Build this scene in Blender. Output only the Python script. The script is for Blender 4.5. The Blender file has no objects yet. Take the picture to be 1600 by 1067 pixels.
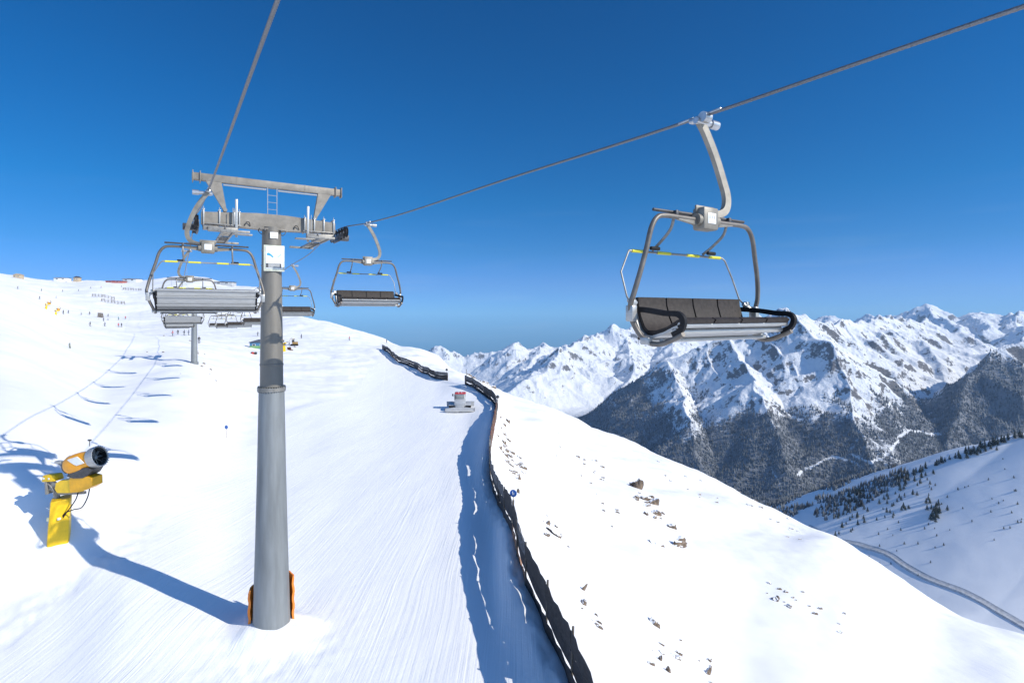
import bpy, bmesh, math, random
import numpy as np
from mathutils import Vector, Matrix
R = math.radians
rnd = random.Random(7)
S = bpy.context.scene
COL = S.collection

# ------------------------------------------------------------------ camera
F = 850.0; HZ = 490.0                       # focal length and eye level in photo pixels
cam = bpy.data.cameras.new('camera'); cam.sensor_width = 36; cam.lens = F/1600*36
cam.shift_y = -(533.5-HZ)/1600
cam.clip_start = .05; cam.clip_end = 60000
camo = bpy.data.objects.new('camera', cam); COL.objects.link(camo)
camo.rotation_euler = (R(90), 0, 0); S.camera = camo

# ------------------------------------------------------------------ sky and sun
SUN_EL = 33.0
SUN_DIR = Vector((.925*math.cos(R(SUN_EL)), -.38*math.cos(R(SUN_EL)), math.sin(R(SUN_EL)))).normalized()
w = bpy.data.worlds.new('World'); S.world = w; w.use_nodes = True
nt = w.node_tree; nt.nodes.clear()
out = nt.nodes.new('ShaderNodeOutputWorld'); bg = nt.nodes.new('ShaderNodeBackground')
sky = nt.nodes.new('ShaderNodeTexSky'); sky.sky_type = 'NISHITA'; sky.sun_disc = False
sky.sun_elevation = R(SUN_EL); sky.sun_rotation = math.atan2(SUN_DIR.x, SUN_DIR.y)
sky.altitude = 2600; sky.air_density = 1.0; sky.dust_density = .25; sky.ozone_density = 3.5
hs = nt.nodes.new('ShaderNodeHueSaturation'); hs.inputs['Saturation'].default_value = 1.12; hs.inputs['Value'].default_value = 1.55
tcw = nt.nodes.new('ShaderNodeTexCoord'); sw = nt.nodes.new('ShaderNodeSeparateXYZ'); tr = nt.nodes.new('ShaderNodeValToRGB'); mw = nt.nodes.new('ShaderNodeMixRGB')
mw.blend_type = 'MULTIPLY'; mw.inputs[0].default_value = 1
e = tr.color_ramp.elements; e[0].position = 0; e[0].color = (.15, .345, .70, 1); e[1].position = 1; e[1].color = (.0, .275, .46, 1)
for p_, c_ in ((.06, (.14, .295, .53)), (.11, (.08, .29, .455)), (.2, (.018, .305, .45)), (.35, (.0, .31, .47))):
    n_ = e.new(p_); n_.color = (*c_, 1)
mr = nt.nodes.new('ShaderNodeMapRange'); mr.interpolation_type = 'SMOOTHSTEP'; mr.inputs['From Min'].default_value = -.15; mr.inputs['From Max'].default_value = .4
nt.links.new(sw.outputs[1], mr.inputs[0]); nt.links.new(mr.outputs[0], mw.inputs[0])   # deep polarised blue away from the sun only
nt.links.new(tcw.outputs['Generated'], sw.inputs[0]); nt.links.new(sw.outputs[2], tr.inputs[0])
bg.inputs['Strength'].default_value = .15
nt.links.new(sky.outputs[0], hs.inputs['Color']); nt.links.new(hs.outputs[0], mw.inputs[1]); nt.links.new(tr.outputs[0], mw.inputs[2]); 
mpw = nt.nodes.new('ShaderNodeMapping'); mpw.inputs['Scale'].default_value = (2.2, 2.2, 26); mpw.inputs['Rotation'].default_value = (R(4), R(5), 0)
nw = nt.nodes.new('ShaderNodeTexNoise'); nw.inputs['Scale'].default_value = 1.6; nw.inputs['Detail'].default_value = 5; nw.inputs['Roughness'].default_value = .5
rw = nt.nodes.new('ShaderNodeValToRGB'); rw.color_ramp.elements[0].position = .56; rw.color_ramp.elements[1].position = .80; rw.color_ramp.elements[1].color = (.09, .09, .09, 1)
rz_ = nt.nodes.new('ShaderNodeMapRange'); rz_.inputs['From Min'].default_value = .22; rz_.inputs['From Max'].default_value = .05
mm = nt.nodes.new('ShaderNodeMath'); mm.operation = 'MULTIPLY'; cw_ = nt.nodes.new('ShaderNodeMixRGB'); cw_.inputs[2].default_value = (5.2, 5.6, 6.0, 1)
nt.links.new(tcw.outputs['Generated'], mpw.inputs[0]); nt.links.new(mpw.outputs[0], nw.inputs['Vector']); nt.links.new(nw.outputs[0], rw.inputs[0])
nt.links.new(sw.outputs[2], rz_.inputs[0]); nt.links.new(rw.outputs[0], mm.inputs[0]); nt.links.new(rz_.outputs[0], mm.inputs[1])
nt.links.new(mm.outputs[0], cw_.inputs[0]); nt.links.new(mw.outputs[0], cw_.inputs[1]); nt.links.new(cw_.outputs[0], bg.inputs['Color']); nt.links.new(bg.outputs[0], out.inputs[0])
sl = bpy.data.lights.new('sun', 'SUN'); sl.energy = 5.0; sl.angle = R(.5); sl.color = (1, .95, .85)
so = bpy.data.objects.new('sun', sl); COL.objects.link(so)
so.rotation_euler = SUN_DIR.to_track_quat('Z', 'Y').to_euler()
S.view_settings.view_transform = 'Standard'; S.view_settings.look = 'None'
S.view_settings.exposure = .06; S.view_settings.gamma = 1
S.cycles.max_bounces = 6; S.cycles.diffuse_bounces = 3

# ------------------------------------------------------------------ helpers
def P(px, py, Y): return Vector(((px-800)/F*Y, Y, (HZ-py)/F*Y))
def tag(o, label=None, cat=None, group=None, kind=None):
    if label: o['label'] = label
    if cat: o['category'] = cat
    if group: o['group'] = group
    if kind: o['kind'] = kind
    return o
def thing(name, label, cat, loc=(0, 0, 0), rz=0, group=None):
    o = bpy.data.objects.new(name, None); COL.objects.link(o); o.empty_display_size = .3
    o.location = loc; o.rotation_euler = (0, 0, rz)
    return tag(o, label, cat, group)
def dup(o, parent=None):
    c = o.copy(); COL.objects.link(c); c.parent = parent
    for ch in o.children: dup(ch, c)
    return c
class MB:
    def __init__(s): s.v = []; s.f = []; s.m = []
    def add(s, vs, fs, mi=0):
        b = len(s.v); s.v += [tuple(v) for v in vs]
        s.f += [tuple(i+b for i in f) for f in fs]; s.m += [mi]*len(fs); return s
    def box(s, c, d, rot=None, mi=0, taper=1.0, bevel=0):
        x, y, z = d[0]/2, d[1]/2, d[2]/2; c = Vector(c)
        if bevel > 0:
            bm = bmesh.new(); bmesh.ops.create_cube(bm, size=1)
            for v in bm.verts: v.co = Vector((v.co.x*d[0]*(taper if v.co.z > 0 else 1), v.co.y*d[1]*(taper if v.co.z > 0 else 1), v.co.z*d[2]))
            bmesh.ops.bevel(bm, geom=bm.edges[:], offset=bevel, segments=2, affect='EDGES', profile=.5)
            bm.verts.index_update()
            vs = [v.co.copy() for v in bm.verts]; fs = [[v.index for v in f.verts] for f in bm.faces]; bm.free()
        else:
            vs = [Vector((sx*x*(taper if sz > 0 else 1), sy*y*(taper if sz > 0 else 1), sz*z)) for sz in (-1, 1) for sy in (-1, 1) for sx in (-1, 1)]
            fs = [(0, 2, 3, 1), (4, 5, 7, 6), (0, 1, 5, 4), (2, 6, 7, 3), (0, 4, 6, 2), (1, 3, 7, 5)]
        if rot is not None: vs = [rot @ v for v in vs]
        return s.add([v+c for v in vs], fs, mi)
    def tube(s, pts, r, n=8, mi=0, cap=True, flat=None, closed=False):
        pts = [Vector(p) for p in pts]; N = len(pts)
        rs = r if isinstance(r, (list, tuple)) else [r]*N
        t0 = (pts[1]-pts[0]).normalized()
        up = Vector((0, 0, 1)) if abs(t0.z) < .9 else Vector((0, 1, 0))
        nx = up.cross(t0).normalized(); vs = []
        for i in range(N):
            if i == 0: t = pts[1]-pts[0]
            elif i == N-1: t = pts[-1]-pts[-2]
            else: t = (pts[i+1]-pts[i]).normalized()+(pts[i]-pts[i-1]).normalized()
            t.normalize(); nx = (nx - t*nx.dot(t)).normalized(); ny = t.cross(nx)
            for k in range(n):
                a = 2*math.pi*k/n
                if flat: # rectangular section (w along nx, h along ny)
                    ca, sa = math.cos(a), math.sin(a); m_ = max(abs(ca), abs(sa)); ca /= m_; sa /= m_
                    vs.append(pts[i]+nx*ca*flat[0]/2+ny*sa*flat[1]/2)
                else: vs.append(pts[i]+(nx*math.cos(a)+ny*math.sin(a))*rs[i])
        fs = [(i*n+k, i*n+(k+1) % n, (i+1)*n+(k+1) % n, (i+1)*n+k) for i in range(N-1) for k in range(n)]
        if cap: fs += [tuple(range(n))[::-1], tuple((N-1)*n+k for k in range(n))]
        return s.add(vs, fs, mi)
    def cyl(s, a, b, r, r2=None, n=16, mi=0, cap=True): return s.tube([a, b], [r, r if r2 is None else r2], n, mi, cap)
    def lathe(s, prof, n=24, mi=0, M=None):
        M = M or Matrix()
        vs = [M @ Vector((r*math.cos(2*math.pi*k/n), r*math.sin(2*math.pi*k/n), z)) for r, z in prof for k in range(n)]
        fs = [(i*n+k, i*n+(k+1) % n, (i+1)*n+(k+1) % n, (i+1)*n+k) for i in range(len(prof)-1) for k in range(n)]
        return s.add(vs, fs, mi)
    def prism(s, poly, d, M=None, mi=0):         # poly in xz, thickness d along y
        M = M or Matrix(); n = len(poly)
        vs = [M @ Vector((x, -d/2, z)) for x, z in poly]+[M @ Vector((x, d/2, z)) for x, z in poly]
        fs = [tuple(range(n)), tuple(range(2*n-1, n-1, -1))]+[(i, i+n, (i+1) % n+n, (i+1) % n) for i in range(n)]
        return s.add(vs, fs, mi)
    def build(s, name, mats, parent=None, smooth=True, label=None):
        me = bpy.data.meshes.new(name); me.from_pydata(s.v, [], s.f)
        for m_ in (mats if isinstance(mats, (list, tuple)) else [mats]): me.materials.append(m_)
        me.polygons.foreach_set('material_index', s.m)
        bm = bmesh.new(); bm.from_mesh(me); bmesh.ops.recalc_face_normals(bm, faces=bm.faces[:]); bm.to_mesh(me); bm.free()
        if smooth: me.shade_smooth(); me.set_sharp_from_angle(angle=R(38))
        o = bpy.data.objects.new(name, me); COL.objects.link(o)
        if parent: o.parent = parent
        if label: o['label'] = label
        return o
def smoothpath(ctrl, n=6):
    c = [Vector(p) for p in ctrl]; o = []
    for i in range(len(c)-1):
        p0 = c[max(i-1, 0)]; p1 = c[i]; p2 = c[i+1]; p3 = c[min(i+2, len(c)-1)]
        for k in range(n):
            t = k/n
            o.append(.5*((2*p1)+(p2-p0)*t+(2*p0-5*p1+4*p2-p3)*t*t+(3*p1-p0-3*p2+p3)*t**3))
    return o+[c[-1]]

# ------------------------------------------------------------------ materials
def nodes(name):
    m = bpy.data.materials.new(name); m.use_nodes = True
    t = m.node_tree; b = t.nodes['Principled BSDF']
    return m, t, b
def N(t, kind, **kw):
    n = t.nodes.new(kind)
    for k, v in kw.items():
        if hasattr(n, k): setattr(n, k, v)
        else: n.inputs[k.replace('_', ' ')].default_value = v
    return n
def mat(name, col, rough=.5, metal=0, var=.12, scale=6, bump=0, dark=None, coat=0, stretch=None):
    m, t, b = nodes(name)
    b.inputs['Roughness'].default_value = rough; b.inputs['Metallic'].default_value = metal
    if coat: b.inputs['Coat Weight'].default_value = coat
    tc = N(t, 'ShaderNodeTexCoord'); no = N(t, 'ShaderNodeTexNoise', Scale=scale, Detail=6, Roughness=.6)
    if stretch:
        mp = N(t, 'ShaderNodeMapping'); mp.inputs['Scale'].default_value = stretch
        t.links.new(tc.outputs['Object'], mp.inputs[0]); t.links.new(mp.outputs[0], no.inputs['Vector'])
    else: t.links.new(tc.outputs['Object'], no.inputs['Vector'])
    r = N(t, 'ShaderNodeValToRGB'); r.color_ramp.elements[0].position = .3; r.color_ramp.elements[1].position = .72
    d = dark or [c*(1-var*2.2) for c in col]
    r.color_ramp.elements[0].color = (*d, 1); r.color_ramp.elements[1].color = (*[min(1, c*(1+var)) for c in col], 1)
    t.links.new(no.outputs[0], r.inputs[0]); t.links.new(r.outputs[0], b.inputs['Base Color'])
    if bump:
        bp = N(t, 'ShaderNodeBump', Strength=bump, Distance=.02); t.links.new(no.outputs[0], bp.inputs['Height']); t.links.new(bp.outputs[0], b.inputs['Normal'])
    return m
M_galv = mat('galvanised_steel', (.28, .27, .25), .5, .35, .18, 9)
M_galvl = mat('light_aluminium', (.42, .42, .41), .38, .45, .1, 5, stretch=(1, 4, 14))
M_pole = mat('weathered_pole_steel', (.235, .25, .255), .58, .25, .14, 2.4, .12, stretch=(1, 1, .12))
M_poleup = mat('pole_upper_steel', (.20, .185, .16), .6, .2, .12, 2.2, .1, stretch=(1, 1, .15))
M_arm = mat('crossarm_steel', (.25, .225, .19), .6, .15, .16, 3, .1)
M_frame = mat('chair_frame_steel', (.17, .15, .13), .45, .25, .15, 7)
M_hang = mat('hanger_steel', (.24, .22, .185), .5, .2, .16, 5)
M_cush = mat('dark_seat_vinyl', (.045, .037, .033), .55, 0, .2, 20, .08)
M_black = mat('black_rubber', (.015, .015, .017), .6, 0, .2, 20)
for m_ in (M_black, M_cush): m_.node_tree.nodes['Principled BSDF'].inputs['Specular IOR Level'].default_value = .18
M_steel = mat('bright_steel', (.48, .49, .50), .3, .7, .1, 8)
M_dkst = mat('dark_steel', (.08, .08, .085), .5, .4, .2, 8)
M_ystr = mat('yellow_tape', (.66, .60, .04), .5, 0, .05, 9)
M_white = mat('white_plate', (.8, .8, .78), .45, 0, .05, 6)
M_yel = mat('yellow_plastic', (.88, .54, .01), .42, 0, .07, 4)
M_yelb = mat('yellow_pad_vinyl', (.85, .52, .005), .48, 0, .07, 3, .15)
M_oran = mat('orange_pad', (.95, .27, .03), .55, 0, .07, 4, .2)
M_orh = mat('orange_hood', (.90, .37, .01), .35, 0, .06, 5)
M_net = mat('dark_fence_fabric', (.038, .034, .034), .75, 0, .45, 5, .4, stretch=(1, 1, 5))
M_netg = mat('grey_fence_fabric', (.17, .165, .165), .8, 0, .35, 5, .4)
M_rust = mat('red_brown_board', (.17, .065, .035), .8, 0, .35, 6, .4)
M_plank = mat('tan_plank', (.36, .19, .11), .75, 0, .2, 8, .2)
M_wood = mat('grey_post_wood', (.16, .13, .10), .8, 0, .25, 8, .3)
M_blue = mat('blue_disc', (.02, .12, .42), .4, 0, .05, 5)
M_red = mat('red_paint', (.55, .05, .045), .4, 0, .08, 5)
M_grey = mat('grey_body_paint', (.45, .46, .47), .5, 0, .08, 5)
M_glass = mat('dark_window', (.03, .04, .055), .12, 0, .1, 3)
M_rope = mat('wire_rope_steel', (.21, .21, .22), .45, .5, .2, 60)
M_rock = mat('brown_rock', (.20, .145, .10), .9, 0, .45, 1.4, .9, dark=(.05, .04, .033))
M_tan = mat('tan_wall', (.48, .38, .26), .7, 0, .1, 3)
M_skin = mat('skin', (.5, .3, .2), .5)

def snow_caps(m, lo=.35, hi=.6):
    t = m.node_tree; b = t.nodes['Principled BSDF']; src = b.inputs['Base Color'].links[0].from_socket
    g = N(t, 'ShaderNodeNewGeometry'); sp = N(t, 'ShaderNodeSeparateXYZ'); t.links.new(g.outputs['Normal'], sp.inputs[0])
    n = N(t, 'ShaderNodeTexNoise', Scale=4, Detail=4); t.links.new(g.outputs['Position'], n.inputs['Vector'])
    a = N(t, 'ShaderNodeMath', operation='MULTIPLY_ADD'); a.inputs[1].default_value = .7; t.links.new(n.outputs[0], a.inputs[0]); t.links.new(sp.outputs['Z'], a.inputs[2])
    r = N(t, 'ShaderNodeMapRange'); r.inputs['From Min'].default_value = lo+.45; r.inputs['From Max'].default_value = hi+.40; t.links.new(a.outputs[0], r.inputs[0])
    x = N(t, 'ShaderNodeMixRGB'); x.inputs[2].default_value = (.85, .86, .87, 1); t.links.new(r.outputs[0], x.inputs[0]); t.links.new(src, x.inputs[1]); t.links.new(x.outputs[0], b.inputs['Base Color'])
snow_caps(M_rock, .50, .68)
def snow_mat():
    m, t, b = nodes('snow')
    b.inputs['Roughness'].default_value = .62
    b.inputs['Specular IOR Level'].default_value = .25
    L = t.links.new
    geo = N(t, 'ShaderNodeNewGeometry')
    at = N(t, 'ShaderNodeAttribute', attribute_name='piste')
    # groomed streaks run down the piste
    mp = N(t, 'ShaderNodeMapping'); mp.inputs['Rotation'].default_value = (0, 0, R(-15)); mp.inputs['Scale'].default_value = (6.5, .10, .3)
    wn = N(t, 'ShaderNodeTexNoise', Scale=.07, Detail=2); L(geo.outputs['Position'], wn.inputs['Vector'])
    vm = N(t, 'ShaderNodeVectorMath', operation='MULTIPLY_ADD'); vm.inputs[1].default_value = (.9, .9, 0)
    L(wn.outputs['Color'], vm.inputs[0]); L(geo.outputs['Position'], vm.inputs[2])
    L(vm.outputs[0], mp.inputs[0])
    st = N(t, 'ShaderNodeTexNoise', Scale=1.0, Detail=5, Roughness=.65); L(mp.outputs[0], st.inputs['Vector'])
    mp2 = N(t, 'ShaderNodeMapping'); mp2.inputs['Rotation'].default_value = (0, 0, R(24)); mp2.inputs['Scale'].default_value = (1.4, .05, .3)
    L(vm.outputs[0], mp2.inputs[0])
    st2 = N(t, 'ShaderNodeTexNoise', Scale=1.3, Detail=4, Roughness=.6); L(mp2.outputs[0], st2.inputs['Vector'])
    # thin ski tracks: narrow lines
    r2 = N(t, 'ShaderNodeValToRGB'); r2.color_ramp.elements[0].position = .60; r2.color_ramp.elements[1].position = .66; L(st2.outputs[0], r2.inputs[0])
    ad = N(t, 'ShaderNodeMath', operation='MULTIPLY_ADD'); ad.inputs[1].default_value = .16; L(r2.outputs[0], ad.inputs[0])
    # overlapping machine-width passes with a small step between them, plus chopped patches
    mp4 = N(t, 'ShaderNodeMapping'); mp4.inputs['Rotation'].default_value = (0, 0, R(-13)); L(vm.outputs[0], mp4.inputs[0]); sx_ = N(t, 'ShaderNodeSeparateXYZ'); L(mp4.outputs[0], sx_.inputs[0])
    fr_ = N(t, 'ShaderNodeMath', operation='MULTIPLY'); fr_.inputs[1].default_value = 1/4.6; L(sx_.outputs[0], fr_.inputs[0]); f2_ = N(t, 'ShaderNodeMath', operation='FRACT'); L(fr_.outputs[0], f2_.inputs[0])
    ps_ = N(t, 'ShaderNodeMath', operation='MULTIPLY_ADD'); ps_.inputs[1].default_value = .55; L(f2_.outputs[0], ps_.inputs[0])
    chp = N(t, 'ShaderNodeTexNoise', Scale=1.1, Detail=5, Roughness=.6); L(geo.outputs['Position'], chp.inputs['Vector'])
    c3 = N(t, 'ShaderNodeMath', operation='MULTIPLY_ADD'); c3.inputs[1].default_value = .5; L(chp.outputs[0], c3.inputs[0]); L(ps_.outputs[0], c3.inputs[2])
    s7 = N(t, 'ShaderNodeMath', operation='MULTIPLY'); s7.inputs[1].default_value = .75; L(st.outputs[0], s7.inputs[0]); L(s7.outputs[0], ps_.inputs[2]); L(c3.outputs[0], ad.inputs[2])
    pm = N(t, 'ShaderNodeMath', operation='MULTIPLY'); L(ad.outputs[0], pm.inputs[0]); L(at.outputs['Fac'], pm.inputs[1])
    # off piste: soft wind grain
    wg = N(t, 'ShaderNodeTexNoise', Scale=.5, Detail=7, Roughness=.55); L(geo.outputs['Position'], wg.inputs['Vector'])
    om = N(t, 'ShaderNodeMath', operation='MULTIPLY'); om.inputs[1].default_value = .9; L(wg.outputs[0], om.inputs[0])
    fg = N(t, 'ShaderNodeTexNoise', Scale=9, Detail=4, Roughness=.6); L(geo.outputs['Position'], fg.inputs['Vector'])
    mp3 = N(t, 'ShaderNodeMapping'); mp3.inputs['Rotation'].default_value = (0, 0, R(37)); mp3.inputs['Scale'].default_value = (1.3, .22, .6); L(geo.outputs['Position'], mp3.inputs[0])
    wr = N(t, 'ShaderNodeTexNoise', Scale=1.4, Detail=6, Roughness=.62, Distortion=.6); L(mp3.outputs[0], wr.inputs['Vector'])
    pat = N(t, 'ShaderNodeTexNoise', Scale=.045, Detail=2); L(geo.outputs['Position'], pat.inputs['Vector'])
    pr = N(t, 'ShaderNodeMapRange'); pr.inputs['From Min'].default_value = .42; pr.inputs['From Max'].default_value = .62; L(pat.outputs[0], pr.inputs[0])
    wp = N(t, 'ShaderNodeMath', operation='MULTIPLY'); L(wr.outputs[0], wp.inputs[0]); L(pr.outputs[0], wp.inputs[1])
    wo = N(t, 'ShaderNodeMath', operation='MULTIPLY_ADD'); wo.inputs[1].default_value = .9; L(wp.outputs[0], wo.inputs[0]); L(om.outputs[0], wo.inputs[2])
    s1 = N(t, 'ShaderNodeMath', operation='ADD'); L(pm.outputs[0], s1.inputs[0]); L(wo.outputs[0], s1.inputs[1])
    s2 = N(t, 'ShaderNodeMath', operation='MULTIPLY_ADD'); s2.inputs[1].default_value = .18; L(fg.outputs[0], s2.inputs[0]); L(s1.outputs[0], s2.inputs[2])
    bp = N(t, 'ShaderNodeBump', Strength=.5, Distance=.09); L(s2.outputs[0], bp.inputs['Height']); L(bp.outputs[0], b.inputs['Normal'])
    cr = N(t, 'ShaderNodeValToRGB'); cr.color_ramp.elements[0].position = .25; cr.color_ramp.elements[1].position = .9
    cr.color_ramp.elements[0].color = (.84, .835, .85, 1); cr.color_ramp.elements[1].color = (.90, .90, .90, 1)
    L(s1.outputs[0], cr.inputs[0]); L(cr.outputs[0], b.inputs['Base Color'])
    return m
M_snow = snow_mat()

# ------------------------------------------------------------------ numpy noise
_rs = np.random.RandomState(11); _perm = np.tile(_rs.permutation(256), 3); _ang = _rs.rand(256)*2*np.pi
_gx = np.cos(_ang); _gy = np.sin(_ang)
def perlin(x, y, seed=0):
    x = np.asarray(x, float)+seed*17.31; y = np.asarray(y, float)+seed*9.77
    xi = np.floor(x).astype(int); yi = np.floor(y).astype(int); xf = x-xi; yf = y-yi; xi &= 255; yi &= 255
    u = xf**3*(xf*(xf*6-15)+10); v = yf**3*(yf*(yf*6-15)+10)
    def g(a, b, dx, dy):
        h = _perm[_perm[a]+b]; return _gx[h]*dx+_gy[h]*dy
    n00 = g(xi, yi, xf, yf); n10 = g(xi+1, yi, xf-1, yf); n01 = g(xi, yi+1, xf, yf-1); n11 = g(xi+1, yi+1, xf-1, yf-1)
    return ((n00*(1-u)+n10*u)*(1-v)+(n01*(1-u)+n11*u)*v)*1.5
def fbm(x, y, o=5, seed=0, gain=.5):
    s = 0; a = 1
    for i in range(o): s = s+a*perlin(x*2**i, y*2**i, seed+i*3); a *= gain
    return s
def ridged(x, y, o=5, seed=0, gain=.5):
    s = 0; a = 1; wgt = 1
    for i in range(o):
        n = 1-np.abs(perlin(x*2.1**i, y*2.1**i, seed+i*5)); n = n*n*wgt; wgt = np.clip(n*1.6, 0, 1); s = s+a*n; a *= gain
    return s
def sstep(a, b, x): t = np.clip((x-a)/(b-a), 0, 1); return t*t*(3-2*t)

# ------------------------------------------------------------------ near hill
# profile of the hill in each direction: (distance ahead, how low it lies as seen from the chair)
COLS = {
 -300: [(18, 1060), (21.5, 960), (25, 800), (33, 640), (50, 550), (80, 440), (120, 385), (300, 395), (700, 400), (900, 430)],
 0: [(18.5, 1067), (23.3, 940), (25, 850), (29, 712), (35, 645), (48, 580), (75, 508), (120, 449), (180, 452), (300, 448), (450, 436), (600, 430), (900, 470)],
 50: [(18.5, 1067), (23.6, 930), (25.3, 855), (28, 745), (35, 660), (50, 595), (80, 522), (120, 474), (180, 475), (300, 460), (450, 445), (640, 437), (900, 470)],
 100: [(18.5, 1067), (24.3, 910), (25.6, 850), (27, 797), (32, 716), (42, 650), (55, 605), (85, 544), (125, 503), (180, 504), (300, 484), (600, 443), (700, 440), (900, 470)],
 150: [(18.5, 1060), (25.9, 866), (28.2, 810), (34, 733), (45, 664), (60, 620), (90, 556), (128, 514), (190, 515), (300, 494), (620, 441), (710, 441), (900, 470)],
 200: [(18.5, 1060), (24.6, 893), (30, 818), (33, 772), (38, 713), (52, 645), (70, 600), (98, 553), (130, 523), (200, 523), (300, 503), (650, 444), (750, 442), (900, 470)],
 300: [(18.5, 1065), (23, 938), (40, 748), (51, 666), (72, 597), (95, 560), (130, 538), (200, 522), (300, 500), (400, 480), (650, 431), (720, 431), (900, 480)],
 360: [(18.6, 1066), (22.3, 962), (30, 855), (60, 670), (85, 603), (125, 556), (210, 525), (320, 497), (600, 447), (680, 447), (900, 500)],
 420: [(18.7, 1067), (21.7, 985), (36, 800), (75, 645), (110, 588), (150, 557), (220, 524), (350, 490), (550, 456), (600, 457), (900, 560)],
 471: [(18.7, 1067), (36, 801), (75, 650), (105, 602), (150, 562), (220, 528), (345, 493), (400, 497), (600, 530), (900, 640)],
 525: [(18.7, 1067), (36, 803), (75, 654), (100, 616), (150, 567), (220, 532), (310, 507), (350, 510), (500, 560), (900, 700)],
 600: [(18.7, 1068), (36, 804), (60, 694), (88, 641), (120, 602), (160, 568), (200, 546), (280, 531), (330, 535), (450, 590), (900, 800)],
 680: [(18.7, 1068), (36, 804), (60, 695), (88, 641), (115, 607), (140, 586), (180, 566), (225, 555), (280, 570), (450, 640), (900, 850)],
 728: [(18.7, 1068), (36, 804), (60, 695), (88, 641), (115, 603), (135, 593), (170, 587), (220, 600), (300, 640), (500, 740), (900, 900)],
 770: [(18.7, 1069), (42, 772), (60, 694), (88, 640), (103, 623), (140, 610), (180, 606), (240, 630), (350, 700), (600, 850), (900, 950)],
 800: [(18.7, 1069), (32, 837), (45, 768), (70, 694), (100, 655), (140, 628), (180, 618), (240, 640), (350, 710), (600, 880), (900, 960)],
 850: [(18.7, 1069), (22.5, 978), (30, 882), (50, 770), (80, 700), (120, 655), (170, 635), (220, 650), (320, 730), (600, 900), (900, 960)],
 926: [(18.7, 1076), (25, 985), (40, 860), (60, 785), (90, 720), (130, 681), (165, 668), (210, 690), (300, 780), (600, 950)],
 1000: [(20, 1110), (28, 990), (45, 870), (70, 785), (100, 733), (150, 697), (190, 720), (280, 820), (600, 1000)],
 1150: [(20, 1180), (30, 1060), (45, 945), (65, 858), (90, 798), (120, 765), (150, 775), (250, 900), (600, 1030)],
 1240: [(20, 1220), (30, 1080), (45, 970), (62, 880), (85, 830), (110, 812), (140, 824), (220, 920), (600, 1060)],
 1300: [(20, 1250), (30, 1100), (45, 990), (60, 905), (80, 848), (100, 832), (125, 845), (200, 930), (600, 1080)],
 1400: [(20, 1300), (30, 1150), (45, 1020), (65, 925), (85, 896), (105, 905), (200, 1000), (600, 1120)],
 1470: [(20, 1330), (30, 1170), (45, 1045), (60, 970), (75, 947), (95, 955), (200, 1080), (600, 1150)],
 1600: [(20, 1400), (30, 1230), (45, 1060), (60, 996), (80, 1010), (150, 1120), (600, 1180)],
 1900: [(20, 1500), (30, 1330), (45, 1180), (60, 1120), (80, 1130), (150, 1200), (600, 1250)],
}
def pchip(xk, yk, x):
    xk = np.array(xk, float); yk = np.array(yk, float); h = np.diff(xk); d = np.diff(yk)/h; m = np.zeros_like(yk)
    for i in range(1, len(xk)-1):
        if d[i-1]*d[i] > 0:
            w1 = 2*h[i]+h[i-1]; w2 = h[i]+2*h[i-1]; m[i] = (w1+w2)/(w1/d[i-1]+w2/d[i])
    m[0] = d[0]; m[-1] = d[-1]
    x = np.clip(x, xk[0], xk[-1]); i = np.clip(np.searchsorted(xk, x)-1, 0, len(xk)-2); t = (x-xk[i])/h[i]
    return (1+2*t)*(1-t)**2*yk[i]+t*(1-t)**2*h[i]*m[i]+t*t*(3-2*t)*yk[i+1]+t*t*(t-1)*h[i]*m[i+1]
LR = np.linspace(math.log(2.5), math.log(1000), 500)
AZK = []; TAB = []
def addcol(az, prof):
    AZK.append(az); TAB.append(pchip([math.log(a) for a, b in prof], [b for a, b in prof], LR))
def znear(X): return -12.35-.45*max(0, X-1.0)
addcol(-math.pi, [(2.5, -12.35), (10, -12.6), (20, -13), (60, -18), (150, -35), (1000, -250)])
addcol(-R(120), [(2.5, -12.35), (10, -12.4), (25, -12.5), (60, -12), (150, -10), (1000, -30)])
addcol(-R(85), [(2.5, -12.35), (10, -12.3), (20, -12), (30, -9), (60, -4), (150, 8), (1000, 10)])
for px in sorted(COLS):
    az = math.atan((px-800)/F); c = math.cos(az)
    pr = [(3/c, znear(3*math.tan(az))), (10/c, znear(10*math.tan(az)))]+[(Y/c, (HZ-py)/F*Y) for Y, py in COLS[px]]
    addcol(az, pr)
addcol(R(90), [(2.5, -13), (10, -17), (30, -26), (100, -60), (1000, -430)])
addcol(R(130), [(2.5, -12.6), (10, -15), (30, -22), (100, -50), (1000, -330)])
addcol(math.pi, [(2.5, -12.35), (10, -12.6), (20, -13), (60, -18), (150, -35), (1000, -250)])
AZK = np.array(AZK); TAB = np.array(TAB)
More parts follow.
